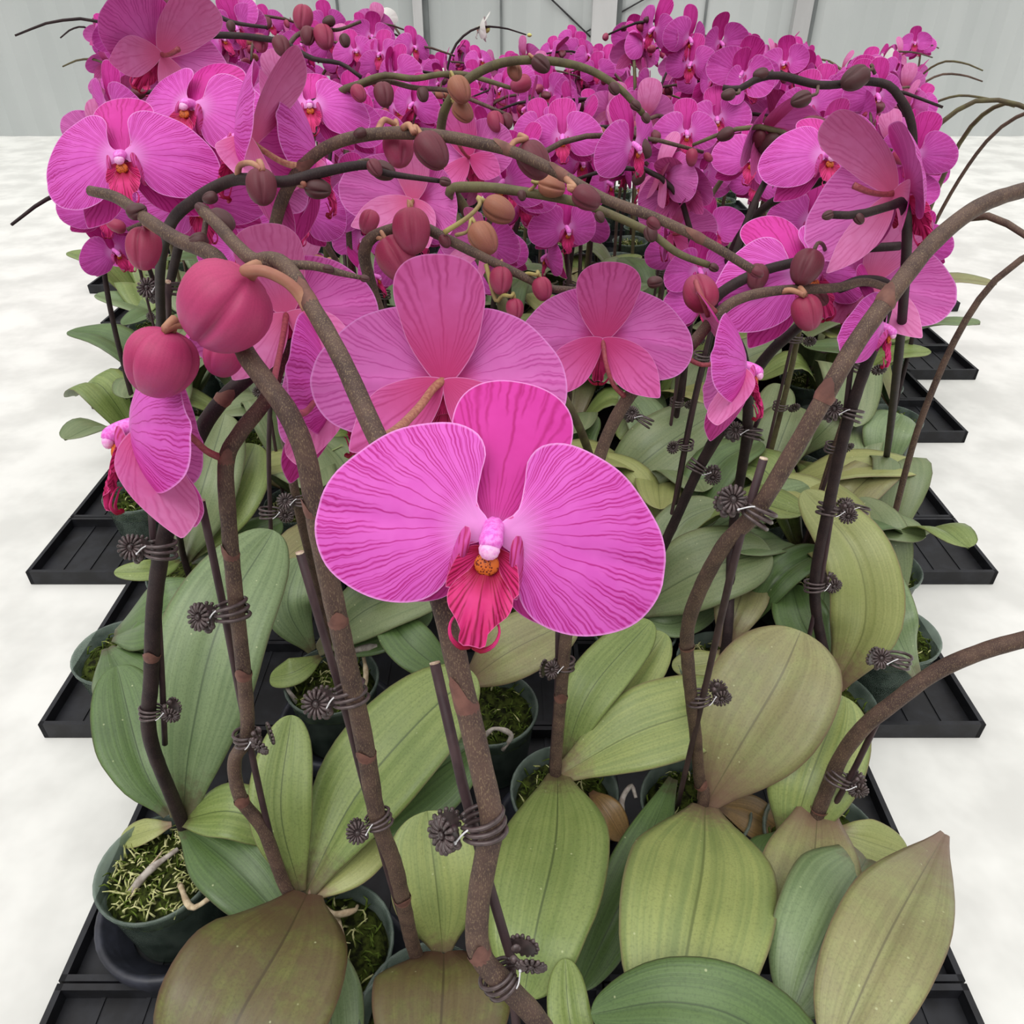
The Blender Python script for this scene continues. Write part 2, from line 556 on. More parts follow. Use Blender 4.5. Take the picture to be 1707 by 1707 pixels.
def flower_meshes(tagname, seed, cup, lo, white=False, pale=False, lat=50, lsc=1., twist=0):
    rnd = random.Random(seed)
    n, rg = (30, 5) if lo else (72, 12)
    ph = rnd.uniform(0, 6)
    pm = ('petal', 'petal_back')
    sm = ('sepal', 'pink_back' if pale else 'sepal_back')
    if white:
        pm = sm = ('white', 'white')

    def zp(x, y, s):
        r = math.hypot(x, y)
        a = math.atan2(y, x)
        return .022 - cup * r * r + .012 * math.sin(3.2 * a + ph) * s * s * min(1, r * 3) + .010 * math.sin(9 * a + ph) * s ** 6 * .5 - .05 * math.exp(-((y + .02) / .03) ** 2) * r * .5

    def zd(x, y, s):
        return -.042 - 1.05 * cup * (x * x + y * y) - .3 * x * x - .012 * math.sin(y * 7) - .004 * math.sin(y * 9 + ph)

    def zl(x, y, s):
        return -.034 - 1.2 * x * x - .10 * y - (.15 + .8 * max(cup, 0)) * y * y + .008 * math.sin(12 * y)
    out = {}
    p = [blade('petal', PET, (.22, 0.), (.03, 0), (1, 0), zp, pm, n, rg)]
    pl = [(-x, y) for x, y in PET]
    p.append(blade('petal', pl, (-.22, 0.), (-.03, 0), (-1, 0), lambda x, y, s: zp(-x, y, s), pm, n, rg))
    out['petal'] = p
    out['dorsal_sepal'] = [blade('dorsal_sepal', DOR, (0, .28), (0, -.02), (0, 1), zd, sm, n, rg)]
    ls = []
    for sg in (-1, 1):
        me = blade('lateral_sepal', LAT, (0, .22), (0, -.02), (0, 1), zl, sm, n, rg)
        R = Matrix.Rotation(math.radians(180 + sg * lat), 4, 'Z') @ Matrix.Rotation(math.radians(sg * twist), 4, 'Y') @ Matrix.Scale(lsc, 4)
        me.transform(Matrix.Translation((0, 0, -.012)) @ R)
        ls.append(me)
    out['lateral_sepal'] = ls
    # lip: anchor shaped middle lobe that ends in two curled tendrils
    LIP = [(14, -50), (26, -70), (44, -90), (53, -112), (47, -134), (31, -152), (21, -168), (23, -182), (11, -191), (0, -186)]
    LIP = LIP + [(-x, y) for x, y in reversed(LIP[:-1])]
    LIP = [(x / U, y / U) for x, y in LIP]

    def zlip(x, y, s):
        return .05 + .05 * math.sin((-y - .08) * 9) - 3.5 * x * x + .012 * math.cos(x * 150) * s
    lm = ('white', 'white') if white else ('lip', 'lip')
    lip = blade('lip', LIP, (0, -.19), (0, -.08), (0, -1), zlip, lm, n // 2 + 4, max(4, rg // 2))
    import bmesh
    tb = MB()
    for sg in (-1, 1):
        tube(tb, [(sg * .006, -.315, .045), (sg * .03, -.322, .06), (sg * .058, -.30, .075), (sg * .066, -.265, .07), (sg * .052, -.235, .06), (sg * .045, -.225, .05)],
             [.011, .008, .006, .004, .003, .002], 6, 0, n=12)
    tm = tb.mesh('t', lm, ('vein', 'edge'))
    bm = bmesh.new()
    bm.from_mesh(lip)
    bm.from_mesh(tm)
    BASE = [(-58, -104), (-52, -60), (-36, -34), (0, -26), (36, -34), (52, -60), (58, -104), (28, -96), (0, -88), (-28, -96)]
    bm.from_mesh(blade('b', [(x / U, y / U) for x, y in BASE], (0, -.1), (0, -.05), (0, -1), lambda x, y, s: .028 + 5 * x * x, ('lip', 'lip'), 24, 4, .004))
    bm.to_mesh(lip)
    bm.free()
    out['lip'] = [lip]
    lob = []
    LOB = [(34, -12), (42, 0), (52, -12), (60, -48), (64, -84), (58, -108), (46, -94), (38, -62), (33, -32)]
    LOB = [(x / U, y / U) for x, y in LOB]
    for sg in (-1, 1):
        pts = [(sg * x, y) for x, y in LOB]
        me = blade('lip_side_lobe', pts, (sg * .082, -.085), (sg * .07, -.2), (0, 1), lambda x, y, s: .07 - .9 * (abs(x) - .06) + .25 * (y + .1) - .03 * s * s,
                   ('white', 'white') if white else ('lobe', 'lip'), 24, 4, .004)
        lob.append(me)
    out['lip_side_lobe'] = lob
    mb = MB()
    sphere(mb, (0, -.096, .068), .034, (1, .95, .5), nu=14, nv=8)
    out['callus'] = [mb.mesh('callus', ('callus',))]
    mb = MB()
    tube(mb, [(0, .01, .0), (0, -.008, .05), (0, -.035, .085), (0, -.055, .095)], [.032, .030, .034, .026], 10, 0)
    sphere(mb, (0, -.058, .094), .029, (1, 1, .8), nu=12, nv=8, mi=1)
    out['column'] = [mb.mesh('column', ('column', 'anther') if not white else ('white', 'white'))]
    mb = MB()
    tube(mb, [(0, 0, .0), (0, -.008, -.08), (0, .02, -.18), (0, .075, -.27)], [.022, .015, .016, .02], 7, 0)
    out['flower_stalk'] = [mb.mesh('flower_stalk', ('stalk_pink',))]
    return out


FL = {
    'hero': flower_meshes('h', 3, .55, False, lat=56, lsc=.86),
    's': flower_meshes('s', 21, .9, False, pale=True, lat=22, lsc=1.16, twist=55),
    'a': flower_meshes('a', 5, .8, False),
    'b': flower_meshes('b', 9, 1.2, False, pale=True),
    'la': flower_meshes('la', 11, .5, True),
    'lb': flower_meshes('lb', 12, 1.2, True),
    'lc': flower_meshes('lc', 14, -.5, True, pale=True),
    'w': flower_meshes('w', 15, .8, True, white=True),
}


def merged(fm):
    """one mesh of a whole flower for those a few pixels wide"""
    import bmesh
    mats, bm = [], bmesh.new()
    for k, l in fm.items():
        for me in l:
            t = me.copy()
            off = []
            for m in me.materials:
                if m not in mats:
                    mats.append(m)
                off.append(mats.index(m))
            for p in t.polygons:
                p.material_index = off[p.material_index]
            bm.from_mesh(t)
            bpy.data.meshes.remove(t)
    o = bpy.data.meshes.new('flower')
    bm.to_mesh(o)
    bm.free()
    for m in mats:
        o.materials.append(m)
    return o


for k in ('la', 'lb', 'lc', 'w'):
    FL['m' + k] = merged(FL[k])

STALK_END = Vector((0, .075, -.27))
SPAN = .12


def orient(normal, roll):
    z = normal.normalized()
    u = UP * math.cos(roll) - RT * math.sin(roll)
    y = u - z * u.dot(z)
    y = y.normalized() if y.length > .05 else z.orthogonal().normalized()
    x = y.cross(z)
    return Matrix((x, y, z)).transposed()


def put_flower(plant, pos, R, kind, span=SPAN, stalk=None, label=None, stalk_mat='stalk_pink', stalk_r=.0016):
    loc = plant.location
    Mx = Matrix.Translation(pos - loc) @ R.to_4x4() @ Matrix.Diagonal((span, span, span, 1))
    fm = FL[kind]
    if not isinstance(fm, dict):
        return link('flower', fm, plant, Mx)
    e = link('flower', None, plant, Mx)
    if label:
        e['label'] = label
    for nm, l in fm.items():
        if nm == 'flower_stalk' and stalk is not None:
            inv = (Matrix.Translation(pos) @ R.to_4x4() @ Matrix.Diagonal((span, span, span, 1))).inverted()
            mb = MB()
            pts = [pos - R @ Vector((0, 0, .02 * span))] + stalk
            r = stalk_r
            tube(mb, [inv @ p for p in pts], [r * 1.15 / span, r / span, r * 1.05 / span, r * 1.3 / span], 9, 0)
            link(nm, mb.mesh(nm, (stalk_mat,)), e)
            continue
        for me in l:
            link(nm, me, e)
    return e


# ------------------------------------------------------------------ buds
def bud_mesh(mat, seed, fat=.42, n=54, m=18):
    rnd = random.Random(seed)
    ph = rnd.uniform(0, 6)
    vs, fs, uv = [], [], []
    for i in range(m + 1):
        t = i / m
        a = PI * t
        z = (1 - math.cos(a)) / 2
        r = fat * math.sin(a) ** .82 * (1.12 - .25 * z)
        for j in range(n):
            th = 2 * PI * j / n
            g = (th + ph) % (2 * PI / 3) - PI / 3
            d = (PI / 3 - abs(g))
            tw = .95 - .26 * math.exp(-((d + .05 * math.sin(5 * z)) / .09) ** 2) * math.sin(a) ** .5 + .12 * math.cos(g * 1.5)
            e = .04 * math.exp(-((d - .3) / .2) ** 2)
            vs.append((r * (tw + e) * math.cos(th) , r * (tw + e) * .92 * math.sin(th), z))
            uv.append((j / n, z))
    for i in range(m):
        for j in range(n):
            k = (j + 1) % n
            fs.append((i * n + j, i * n + k, (i + 1) * n + k, (i + 1) * n + j))
    mb = MB()
    mb.add(vs, fs, 0, uv)
    return mb.mesh('bud', (mat,))


BM, BMX = {}, {}
for i, k in enumerate(('bud', 'bud_big', 'bud_dark', 'bud_brown', 'bud_orange', 'bud_green')):
    BM[k] = [bud_mesh(k, i * 7 + s, .50 if k == 'bud_big' else .40) for s in range(2)]
    BM['s' + k] = [bud_mesh(k, i * 7 + s + 3, .36, 12, 7) for s in range(2)]


def put_bud(plant, base, direction, length, kind, k=0, spin=0., small=False):
    z = direction.normalized()
    R = z.to_track_quat('Z', 'Y').to_matrix() @ Matrix.Rotation(spin, 3, 'Z')
    Mx = Matrix.Translation(base - plant.location) @ R.to_4x4() @ Matrix.Diagonal((length, length, length, 1))
    l = BM[('s' if small else '') + kind]
    o = link('bud', l[k % len(l)], plant, Mx)
    BMX[o.name] = Mx
    return o


def bud(plant, x, y, d, lpx, ang, kind='bud', stalk=None, depth=0., spin=0., sr=.0014, smat='stalk', label=None):
    """x, y: middle of the bud; ang: degrees from its foot to its tip as seen; stalk: pixels back to the stem"""
    a = math.radians(ang)
    dv = RT * math.cos(a) + UP * math.sin(a) + FW * depth
    L = lpx / F * d * math.sqrt(1 + depth * depth)
    dv.normalize()
    c = P(x, y, d)
    base = c - dv * L * .5
    b = put_bud(plant, base, dv, L, kind, int(x + y), spin)
    if label:
        b['label'] = label
    if stalk:
        mb = MB()
        pts = [base + dv * L * .03, base - dv * min(.006, L * .25)] + [P(*p) for p in stalk]
        tube(mb, [p - base for p in pts], [sr * 1.2, sr, sr, sr * 1.25], 8)
        me = mb.mesh('bud_stalk', (smat,))
        o = link('bud_stalk', me)
        o.parent = b
        o.matrix_local = BMX[b.name].inverted() @ Matrix.Translation(base - plant.location)
    return b


# ------------------------------------------------------------------ plants
def moss_mesh(seed, pale):
    rnd = random.Random(seed)
    mb = MB()
    n, m = 22, 8
    vs, fs = [(0, 0, .006)], []
    for i in range(1, m + 1):
        for j in range(n):
            a = 2 * PI * j / n
            r = .0505 * i / m
            p = Vector((r * math.cos(a), r * math.sin(a), 0))
            p.z = .006 * (1 - (i / m) ** 2) + .007 * noise.noise(p * 90 + Vector((seed, 0, 0))) - (.008 if i == m else 0)
            vs.append(p)
    for j in range(n):
        fs.append((0, 1 + j, 1 + (j + 1) % n))
    for i in range(m - 1):
        for j in range(n):
            k = (j + 1) % n
            fs.append((1 + i * n + j, 1 + (i + 1) * n + j, 1 + (i + 1) * n + k, 1 + i * n + k))
    mb.add(vs, fs, 0, [(0, 0)] * len(vs))
    for k in range(260 if pale > .5 else 110):
        a, r = rnd.uniform(0, 6.28), .046 * math.sqrt(rnd.random())
        p = Vector((r * math.cos(a), r * math.sin(a), .004))
        b = rnd.uniform(0, 6.28)
        L = rnd.uniform(.005, .014)
        q = p + Vector((math.cos(b) * L, math.sin(b) * L, rnd.uniform(.002, .009)))
        e = (p + q) / 2 + Vector((rnd.uniform(-.003, .003), rnd.uniform(-.003, .003), .003))
        tube(mb, [p, e, q], [.0012, .0009, .0004], 4, 1 if rnd.random() < pale else 2, n=3)
    return mb.mesh('moss', ('moss', 'moss_pale', 'moss_green'))


def pot_mesh():
    mb = MB()
    pr = [(.0, .001), (.040, .001), (.043, .004), (.0525, .092), (.0555, .094), (.0560, .0985), (.0545, .100), (.0530, .0985), (.0510, .092), (.0415, .006), (.0, .004)]
    lathe(mb, pr, 36)
    return mb.mesh('pot', ('pot',))


POT = pot_mesh()
MOSS = [moss_mesh(1, .15), moss_mesh(2, .7), moss_mesh(5, .3)]
plants = []
RIM = .112


def new_plant(X, Y, label, group=None, pot=True, moss=0, pot_off=(0, 0)):
    e = bpy.data.objects.new('moth_orchid', None)
    C.objects.link(e)
    e.location = (X + pot_off[0], Y + pot_off[1], .012)
    e.empty_display_size = .03
    tag(e, label, 'orchid', group)
    plants.append((X, Y))
    bpy.context.view_layer.update()
    if pot:
        link('pot', POT, e)
        link('moss', MOSS[moss % 3], e, Matrix.Translation((0, 0, .083)))
    return e


def plant_at(px, py, label, group=None, **k):
    p = Pz(px, py, .135)
    e = new_plant(p.x, p.y, label, group, **k)
    e['crown'] = [p.x, p.y, p.z]
    return e


def leaf_world(plant, pts, hw, mat, fold=.22, roll=0., n=26, m=10, th=.0018, tipw=2.4, basew=.2, wav=.03, peak=.54, bias=.5):
    dn, _ = spline(pts, 240)
    ss = [1 - (1 - i / n) ** 1.7 for i in range(n + 1)]
    sp = [dn[min(240, int(round(q * 240)))] for q in ss]
    loc = plant.location
    mid = sp[n // 2]
    nb = ((CAM - mid).normalized() * bias + Vector((0, 0, 1)) * (1 - bias)).normalized()
    T, _ = frames(sp)
    mb = MB()
    vs, uv = [], []
    for side in (0, 1):
        for i, (p, t) in enumerate(zip(sp, T)):
            s = ss[i]
            nn = nb - t * nb.dot(t)
            nn = nn.normalized() if nn.length > .02 else Vector((0, 0, 1))
            if roll:
                nn = Matrix.Rotation(math.radians(roll), 3, t) @ nn
            sd = t.cross(nn).normalized()
            if s < peak:
                x = s / peak
                f = basew + (1 - basew) * math.sin(x * PI / 2) ** 1.25
            else:
                x = (s - peak) / (1 - peak)
                f = math.sqrt(max(0., 1 - x ** tipw))
            w = hw * max(f, .015)
            for j in range(m + 1):
                u = j / m * 2 - 1
                au = abs(u)
                h = 1.25 * fold * w * (1.25 * au - .78 * au * au) + wav * w * math.sin(s * 9 + u * 2) * au
                if j == m // 2:
                    h -= .05 * w
                q = p + sd * (u * w) + nn * h
                if side:
                    q = q - nn * th * (1.4 - au)
                vs.append(q - loc)
                uv.append((u, s))
    per = (n + 1) * (m + 1)
    fs = []
    for i in range(n):
        for j in range(m):
            a = i * (m + 1) + j
            q = (a, a + 1, a + m + 2, a + m + 1)
            fs.append(q)
            fs.append(tuple(per + k for k in reversed(q)))
    for i in range(n):
        for j0 in (0, m):
            a = i * (m + 1) + j0
            q = (a, a + m + 1, per + a + m + 1, per + a)
            fs.append(q if j0 == 0 else tuple(reversed(q)))
    mb.add(vs, fs, 0, uv)
    return link('leaf', mb.mesh('leaf', (mat,)), plant)


def leaf(plant, pts, wpx, mat='leaf', **k):
    w = [Pz(*p) for p in pts]
    d = proj(w[len(w) // 2])[2]
    return leaf_world(plant, w, wpx / F * d / 2, mat, **k)


SPL = {}


def stem(plant, pts, radii, mat='stem', crown=True, seg=12):
    """pts: (px, py, depth)"""
    w = [P(*p) for p in pts]
    if crown:
        c = Vector(plant['crown'])
        w = [c + Vector((0, 0, -.05)), c + (w[0] - c) * .12 + Vector((0, 0, .01))] + w if (w[0] - c).length > .03 else [c + Vector((0, 0, -.03))] + w
    mb = MB()
    c, T, N = tube(mb, [p - plant.location for p in w], radii, seg, n=10 * len(w), jit=.06)
    m = len(radii) - 1
    for i, (q, t) in enumerate(zip(c, T)):
        x = i / (len(c) - 1) * m
        k = min(m - 1, int(x))
        SPL.setdefault(plant.name, []).append((q + plant.location, t, radii[k] + (radii[k + 1] - radii[k]) * (x - k)))
    return link('flower_stem', mb.mesh('flower_stem', (mat,)), plant)


def bract(plant, x, y, d, r, ang=90, side=0., L=.014):
    """a short sheath round the stem with a pointed scale; ang: direction of the stem as seen"""
    a = math.radians(ang)
    want = RT * math.cos(a) + UP * math.sin(a)

    def far(q):
        u = proj(q[0])
        return (u[0] - x) ** 2 + (u[1] - y) ** 2
    c, z, r = min(SPL[plant.name], key=far)
    if z.dot(want) < 0:
        z = -z
    x0 = (-FW - z * (-FW).dot(z)).normalized()
    x0 = Matrix.Rotation(side, 3, z) @ x0
    y0 = z.cross(x0)
    vs, fs = [], []
    n = 14
    for k in range(3):
        for j in range(n):
            b = 2 * PI * j / n
            q = max(0, math.cos(b)) ** 3
            if k == 0:
                h, rr = 0, r * 1.06
            elif k == 1:
                h, rr = L * .25 + L * .2 * q, r * (1.2 + .1 * q)
            else:
                h, rr = L * .35 + L * .65 * q, r * (1.14 + .22 * q)
            vs.append(c + x0 * rr * math.cos(b) + y0 * rr * math.sin(b) + z * h - plant.location)
    for k in range(2):
        for j in range(n):
            i = (j + 1) % n
            fs.append((k * n + j, k * n + i, (k + 1) * n + i, (k + 1) * n + j))
    mb = MB()
    mb.add(vs, fs, 0, [(0, 0)] * len(vs))
    link('bract', mb.mesh('bract', ('bract',)), plant)


def root(plant, pts, r, mat='root'):
    w = [Pz(*p) - plant.location for p in pts]
    mb = MB()
    tube(mb, w, [r * .9, r, r * .95, r * .6], 8, n=18, jit=.5)
    link('root', mb.mesh('root', (mat,)), plant)


# ------------------------------------------------------------------ clips and stakes
def clip_meshes():
    out = {}
    mb = MB()
    pts = []
    for k in range(15):
        a = math.radians(-150 + k * 300 / 14)
        pts.append((-.001 + .0088 * math.cos(a + PI), .0075 * math.sin(a + PI), 0))
    tube(mb, pts, [.0009, .0011, .0011, .0009], 6, n=24)
    out['band'] = mb.mesh('band', ('clip',))
    mb = MB()
    for k in range(15):
        a = 2 * PI * k / 15
        R = Matrix.Rotation(a, 3, 'Y')
        tube(mb, [R @ Vector((.0022, 0, 0)), R @ Vector((.0045, -.0007, 0)), R @ Vector((.0066, -.0002, 0))], [.0005, .00085, .00105], 6, n=4)
        sphere(mb, R @ Vector((.0066, -.0002, 0)), .00115, nu=6, nv=4)
    sphere(mb, (0, -.0006, 0), .0016, (1, .7, 1), nu=10, nv=6)
    vs = [(0, .0006, 0)] + [(.006 * math.cos(2 * PI * k / 20), .0006, .006 * math.sin(2 * PI * k / 20)) for k in range(20)]
    mb.add(vs, [(0, 1 + k, 1 + (k + 1) % 20) for k in range(20)], 0, [(0, 0)] * 21)
    out['daisy_pad'] = mb.mesh('daisy_pad', ('clip',))
    mb = MB()
    tube(mb, [(0, -.001, -.004), (0, 0, 0), (0, -.001, .004)], [.0016], 7)
    sphere(mb, (.0, -.001, .004), .0019, nu=8, nv=5)
    sphere(mb, (.003, .001, .006), .0024, (1, .5, 1), nu=8, nv=5)
    out['hinge'] = mb.mesh('hinge', ('clip',))
    mb = MB()
    tube(mb, [(.0, -.003, .001), (-.0035, -.004, -.0028), (-.006, -.0042, -.0045)], [.0004], 5)
    sphere(mb, (.0, -.003, .001), .0008, nu=6, nv=4)
    out['spring'] = mb.mesh('spring', ('metal',))
    return out


CLIP = clip_meshes()


def clip_world(c, axis, xdir, label, group, s=1.0, tilt=0., full=True):
    z = axis.normalized()
    x = (xdir - z * xdir.dot(z)).normalized()
    y = z.cross(x)
    R = Matrix((x, y, z)).transposed()
    e = bpy.data.objects.new('stem_clip', None)
    C.objects.link(e)
    e.matrix_world = Matrix.Translation(c) @ R.to_4x4() @ Matrix.Scale(s, 4)
    tag(e, label, 'plant clip', group)
    for k in (-1, 0, 1):
        link('band', CLIP['band'], e, Matrix.Translation((0, 0, k * .0032)) @ Matrix.Rotation(.10 * k, 4, 'Y'))
    link('daisy_pad', CLIP['daisy_pad'], e, Matrix.Translation((.0145, -.004, -.001)) @ Matrix.Rotation(tilt, 4, 'Z') @ Matrix.Rotation(.3, 4, 'X'))
    if full:
        link('daisy_pad', CLIP['daisy_pad'], e, Matrix.Translation((.0145, .006, .002)) @ Matrix.Rotation(PI - .5, 4, 'Z'))
        link('hinge', CLIP['hinge'], e, Matrix.Translation((.0100, -.001, .002)))
        link('spring', CLIP['spring'], e, Matrix.Translation((.0100, -.003, .001)))
    return e


def clip(x, y, d, axis_ang, pad_ang, label, s=1.0, tilt=0., group='orchid stem clips'):
    a, b = math.radians(axis_ang), math.radians(pad_ang)
    ax = RT * math.cos(a) + UP * math.sin(a) - FW * .25
    pd = RT * math.cos(b) + UP * math.sin(b)
    z = ax.normalized()
    xx = (pd - z * pd.dot(z)).normalized()
    if (z.cross(xx)).dot(FW) < 0:      # keep the pad's face towards the aisle
        ax = -ax
    return clip_world(P(x, y, d), ax, pd, label, group, s, tilt)


def stake(pts, r, label, group='plant stakes', cut=True):
    w = [p if isinstance(p, Vector) else P(*p) for p in pts]
    return stake_world(w, r, label, group, cut)


def stake_world(w, r, label, group='plant stakes', cut=True):
    base = w[-1].copy()
    mb = MB()
    tube(mb, [p - base for p in w], [r], 8, n=10)
    o = link('support_stake', mb.mesh('support_stake', ('stake',)))
    o.location = base
    tag(o, label, 'plant stake', group)
    if cut:
        d = (w[0] - w[1]).normalized()
        mb = MB()
        tube(mb, [w[0] - base - d * .0004, w[0] - base + d * .0006], [r * .97], 8)
        link('cut_end', mb.mesh('cut_end', ('cut',)), o)
    return o


#@@SCENE@@
# ------------------------------------------------------------------ setting
def world_light():
    w = bpy.data.worlds.new('overcast')
    bpy.context.scene.world = w
    w.use_nodes = True
    t = w.node_tree
    t.nodes.clear()
    o = t.nodes.new('ShaderNodeOutputWorld')
    b = t.nodes.new('ShaderNodeBackground')
    g = t.nodes.new('ShaderNodeTexCoord')
    s = t.nodes.new('ShaderNodeSeparateXYZ')
    m = t.nodes.new('ShaderNodeMapRange')
    m.inputs[1].default_value, m.inputs[2].default_value = 0., .85
    m.inputs[3].default_value, m.inputs[4].default_value = .06, 1.75
    b.inputs[0].default_value = (1.0, .99, .975, 1)
    t.links.new(g.outputs['Generated'], s.inputs[0])
    t.links.new(s.outputs[2], m.inputs[0])
    t.links.new(m.outputs[0], b.inputs[1])
    t.links.new(b.outputs[0], o.inputs[0])
    l = bpy.data.lights.new('soft_sun', 'SUN')
    l.energy = 1.5
    l.angle = math.radians(50)
    l.color = (1, .98, .94)
    so = bpy.data.objects.new('soft_sun', l)
    C.objects.link(so)
    so.rotation_euler = (math.radians(28), math.radians(-14), 0)
    so.location = (0, 0, 3)


world_light()
M['floor'] = plain_mat('floor concrete', lin(226, 226, 222), lin(206, 206, 202), 6, .8, .15)
M['wall'] = plain_mat('greenhouse sheet', lin(194, 198, 197), lin(182, 187, 186), 1.3, .55, .25, (1, 1, .4))
M['post'] = plain_mat('galvanised post', lin(200, 200, 200), lin(178, 178, 178), 6, .5, .3, (1, 1, .2))
M['post_shade_seam'] = plain_mat('painted post shade and seam', lin(120, 124, 124), lin(104, 108, 108), 6, .6, .2)  # dark grey: painted shade beside the posts, own colour of the wall seams
M['wire'] = plain_mat('brace wire', lin(58, 56, 58), lin(44, 42, 44), 60, .5, .3)
mb = MB()
box(mb, (-5, -1.5, -.05), (5, 5.0, 0))
tag(link('floor', mb.mesh('floor', ('floor',), smooth=False)), None, None, None, 'structure')
WY = 5.0
mb = MB()
# ribbed sheet: many shallow ribs
n = 130
vs, fs = [], []
for i in range(n + 1):
    x = -5 + 10 * i / n
    y = WY - (.012 if i % 2 else 0)
    vs += [(x, y, 0), (x, y, 3.2)]
for i in range(n):
    fs.append((2 * i, 2 * i + 2, 2 * i + 3, 2 * i + 1))
mb.add(vs, fs, 0, [(0, 0)] * len(vs))
b0 = len(vs)
mb.add([(-5, WY + .05, 0), (5, WY + .05, 0), (5, WY + .05, 3.2), (-5, WY + .05, 3.2)], [(0, 1, 2, 3)], 0, [(0, 0)] * 4)
tag(link('wall_back', mb.mesh('wall_back', ('wall',), smooth=False)), None, None, None, 'structure')


def wx(px, py):
    """where the sight line through a pixel meets the back wall"""
    d = (P(px, py, 1) - CAM)
    k = (WY - .05) / d.y
    return CAM + d * k


tn = 0
for px, w in ((696, .05), (1008, .13), (1340, .09)):
    q = wx(px, 10)
    mb = MB()
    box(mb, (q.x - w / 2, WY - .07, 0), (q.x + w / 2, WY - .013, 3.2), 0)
    box(mb, (q.x + w / 2, WY - .045, 0), (q.x + w / 2 + .03, WY - .013, 3.2), 1)  # dark strip standing in for the shade along the post's side
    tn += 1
    tag(link('trim_%d' % tn, mb.mesh('post', ('post', 'post_shade_seam'), smooth=False)), None, None, None, 'structure')
for px in (835, 560, 1180):
    q = wx(px, 10)
    mb = MB()
    box(mb, (q.x - .006, WY - .02, 0), (q.x + .006, WY - .012, 3.2), 0)
    tn += 1
    tag(link('trim_%d' % tn, mb.mesh('seam', ('post_shade_seam',), smooth=False)), None, None, None, 'structure')
for a, b, lab in (((905, -15), (985, 62), 'thin dark brace wire on the grey wall falling to the right'),
                  ((1100, -15), (960, 64), 'thin dark brace wire on the grey wall rising to the right')):
    p, q = wx(*a), wx(*b)
    p.y = q.y = WY - .018
    v = (q - p)
    q = q + v * .02
    mb = MB()
    tube(mb, [Vector((0, 0, 0)), (q - p) * .5, q - p], [.0045], 6)
    o = link('brace_wire', mb.mesh('brace_wire', ('wire',)))
    o.location = p
    tag(o, lab, 'wire')

# ------------------------------------------------------------------ plants in the front rows
A = 'orchid stem clips'
G = 'front orchid plants'
front = {}


def fp(k, px, py, label, **kw):
    front[k] = plant_at(px, py, label, **kw)
    return front[k]


p3 = fp('p3', 300, 1362, 'potted orchid at far left with pale mossy pot and tall narrow upright leaf', moss=1, pot_off=(-.015, -.035))
leaf(p3, [(304, 1364, .13), (318, 1230, .21), (365, 1040, .29), (456, 884, .33)], 178, 'leaf_grey', fold=.16, basew=.22, peak=.55)
leaf(p3, [(284, 1356, .125), (236, 1270, .16), (195, 1110, .2)], 120, 'leaf_dark', fold=.2)
leaf(p3, [(300, 1368, .125), (385, 1352, .16), (480, 1390, .13)], 92, 'leaf', fold=.25)
leaf(p3, [(306, 1378, .12), (385, 1440, .135), (470, 1530, .11)], 118, 'leaf_dark', fold=.2)
leaf(p3, [(286, 1374, .115), (250, 1384, .115), (200, 1400, .10)], 44, 'leaf_yellow', fold=.2)
root(p3, [(215, 1490, .10), (250, 1450, .115), (297, 1415, .118)], .0034, 'root_grey')
root(p3, [(300, 1475, .105), (318, 1512, .115), (345, 1500, .12), (385, 1465, .125), (425, 1440, .125), (452, 1450, .11)], .0028)
root(p3, [(216, 1500, .10), (245, 1452, .112), (270, 1420, .11)], .0012)

p1 = fp('p1', 506, 1490, 'potted orchid in the near left row with one dark purple leaf reaching toward the viewer', moss=2, pot_off=(.025, -.03))
leaf(p1, [(500, 1486, .13), (468, 1350, .2), (486, 1192, .25)], 104, 'leaf', fold=.22)
leaf(p1, [(508, 1488, .125), (590, 1330, .18), (690, 1210, .22), (788, 1120, .24)], 175, 'leaf', fold=.16, roll=-8)
leaf(p1, [(560, 1440, .12), (670, 1330, .16), (790, 1240, .18)], 150, 'leaf_dark', fold=.2)
leaf(p1, [(518, 1496, .125), (590, 1430, .14), (655, 1360, .14)], 92, 'leaf_yellow', fold=.25)
leaf(p1, [(512, 1490, .135), (470, 1570, .18), (400, 1690, .19), (330, 1850, .16)], 285, 'leaf_purple', fold=.14, basew=.22, peak=.6)
leaf(p1, [(530, 1560, .125), (545, 1640, .12), (560, 1790, .10)], 110, 'leaf_grey', fold=.2)
root(p1, [(540, 1512, .115), (560, 1524, .118), (590, 1518, .115), (596, 1510, .108)], .0026)
root(p1, [(562, 1528, .11), (570, 1556, .108), (576, 1590, .09)], .0026)

p2 = fp('p2', 740, 1588, 'potted orchid at bottom centre with a pair of opposite leaves joined at a dark crown', moss=0, pot_off=(-.012, -.035))
leaf(p2, [(738, 1588, .13), (728, 1480, .19), (712, 1352, .23)], 150, 'leaf_light', fold=.22, tipw=3.5)
leaf(p2, [(740, 1588, .135), (738, 1650, .165), (728, 1810, .17)], 232, 'leaf_purple', fold=.16, basew=.3, peak=.4)

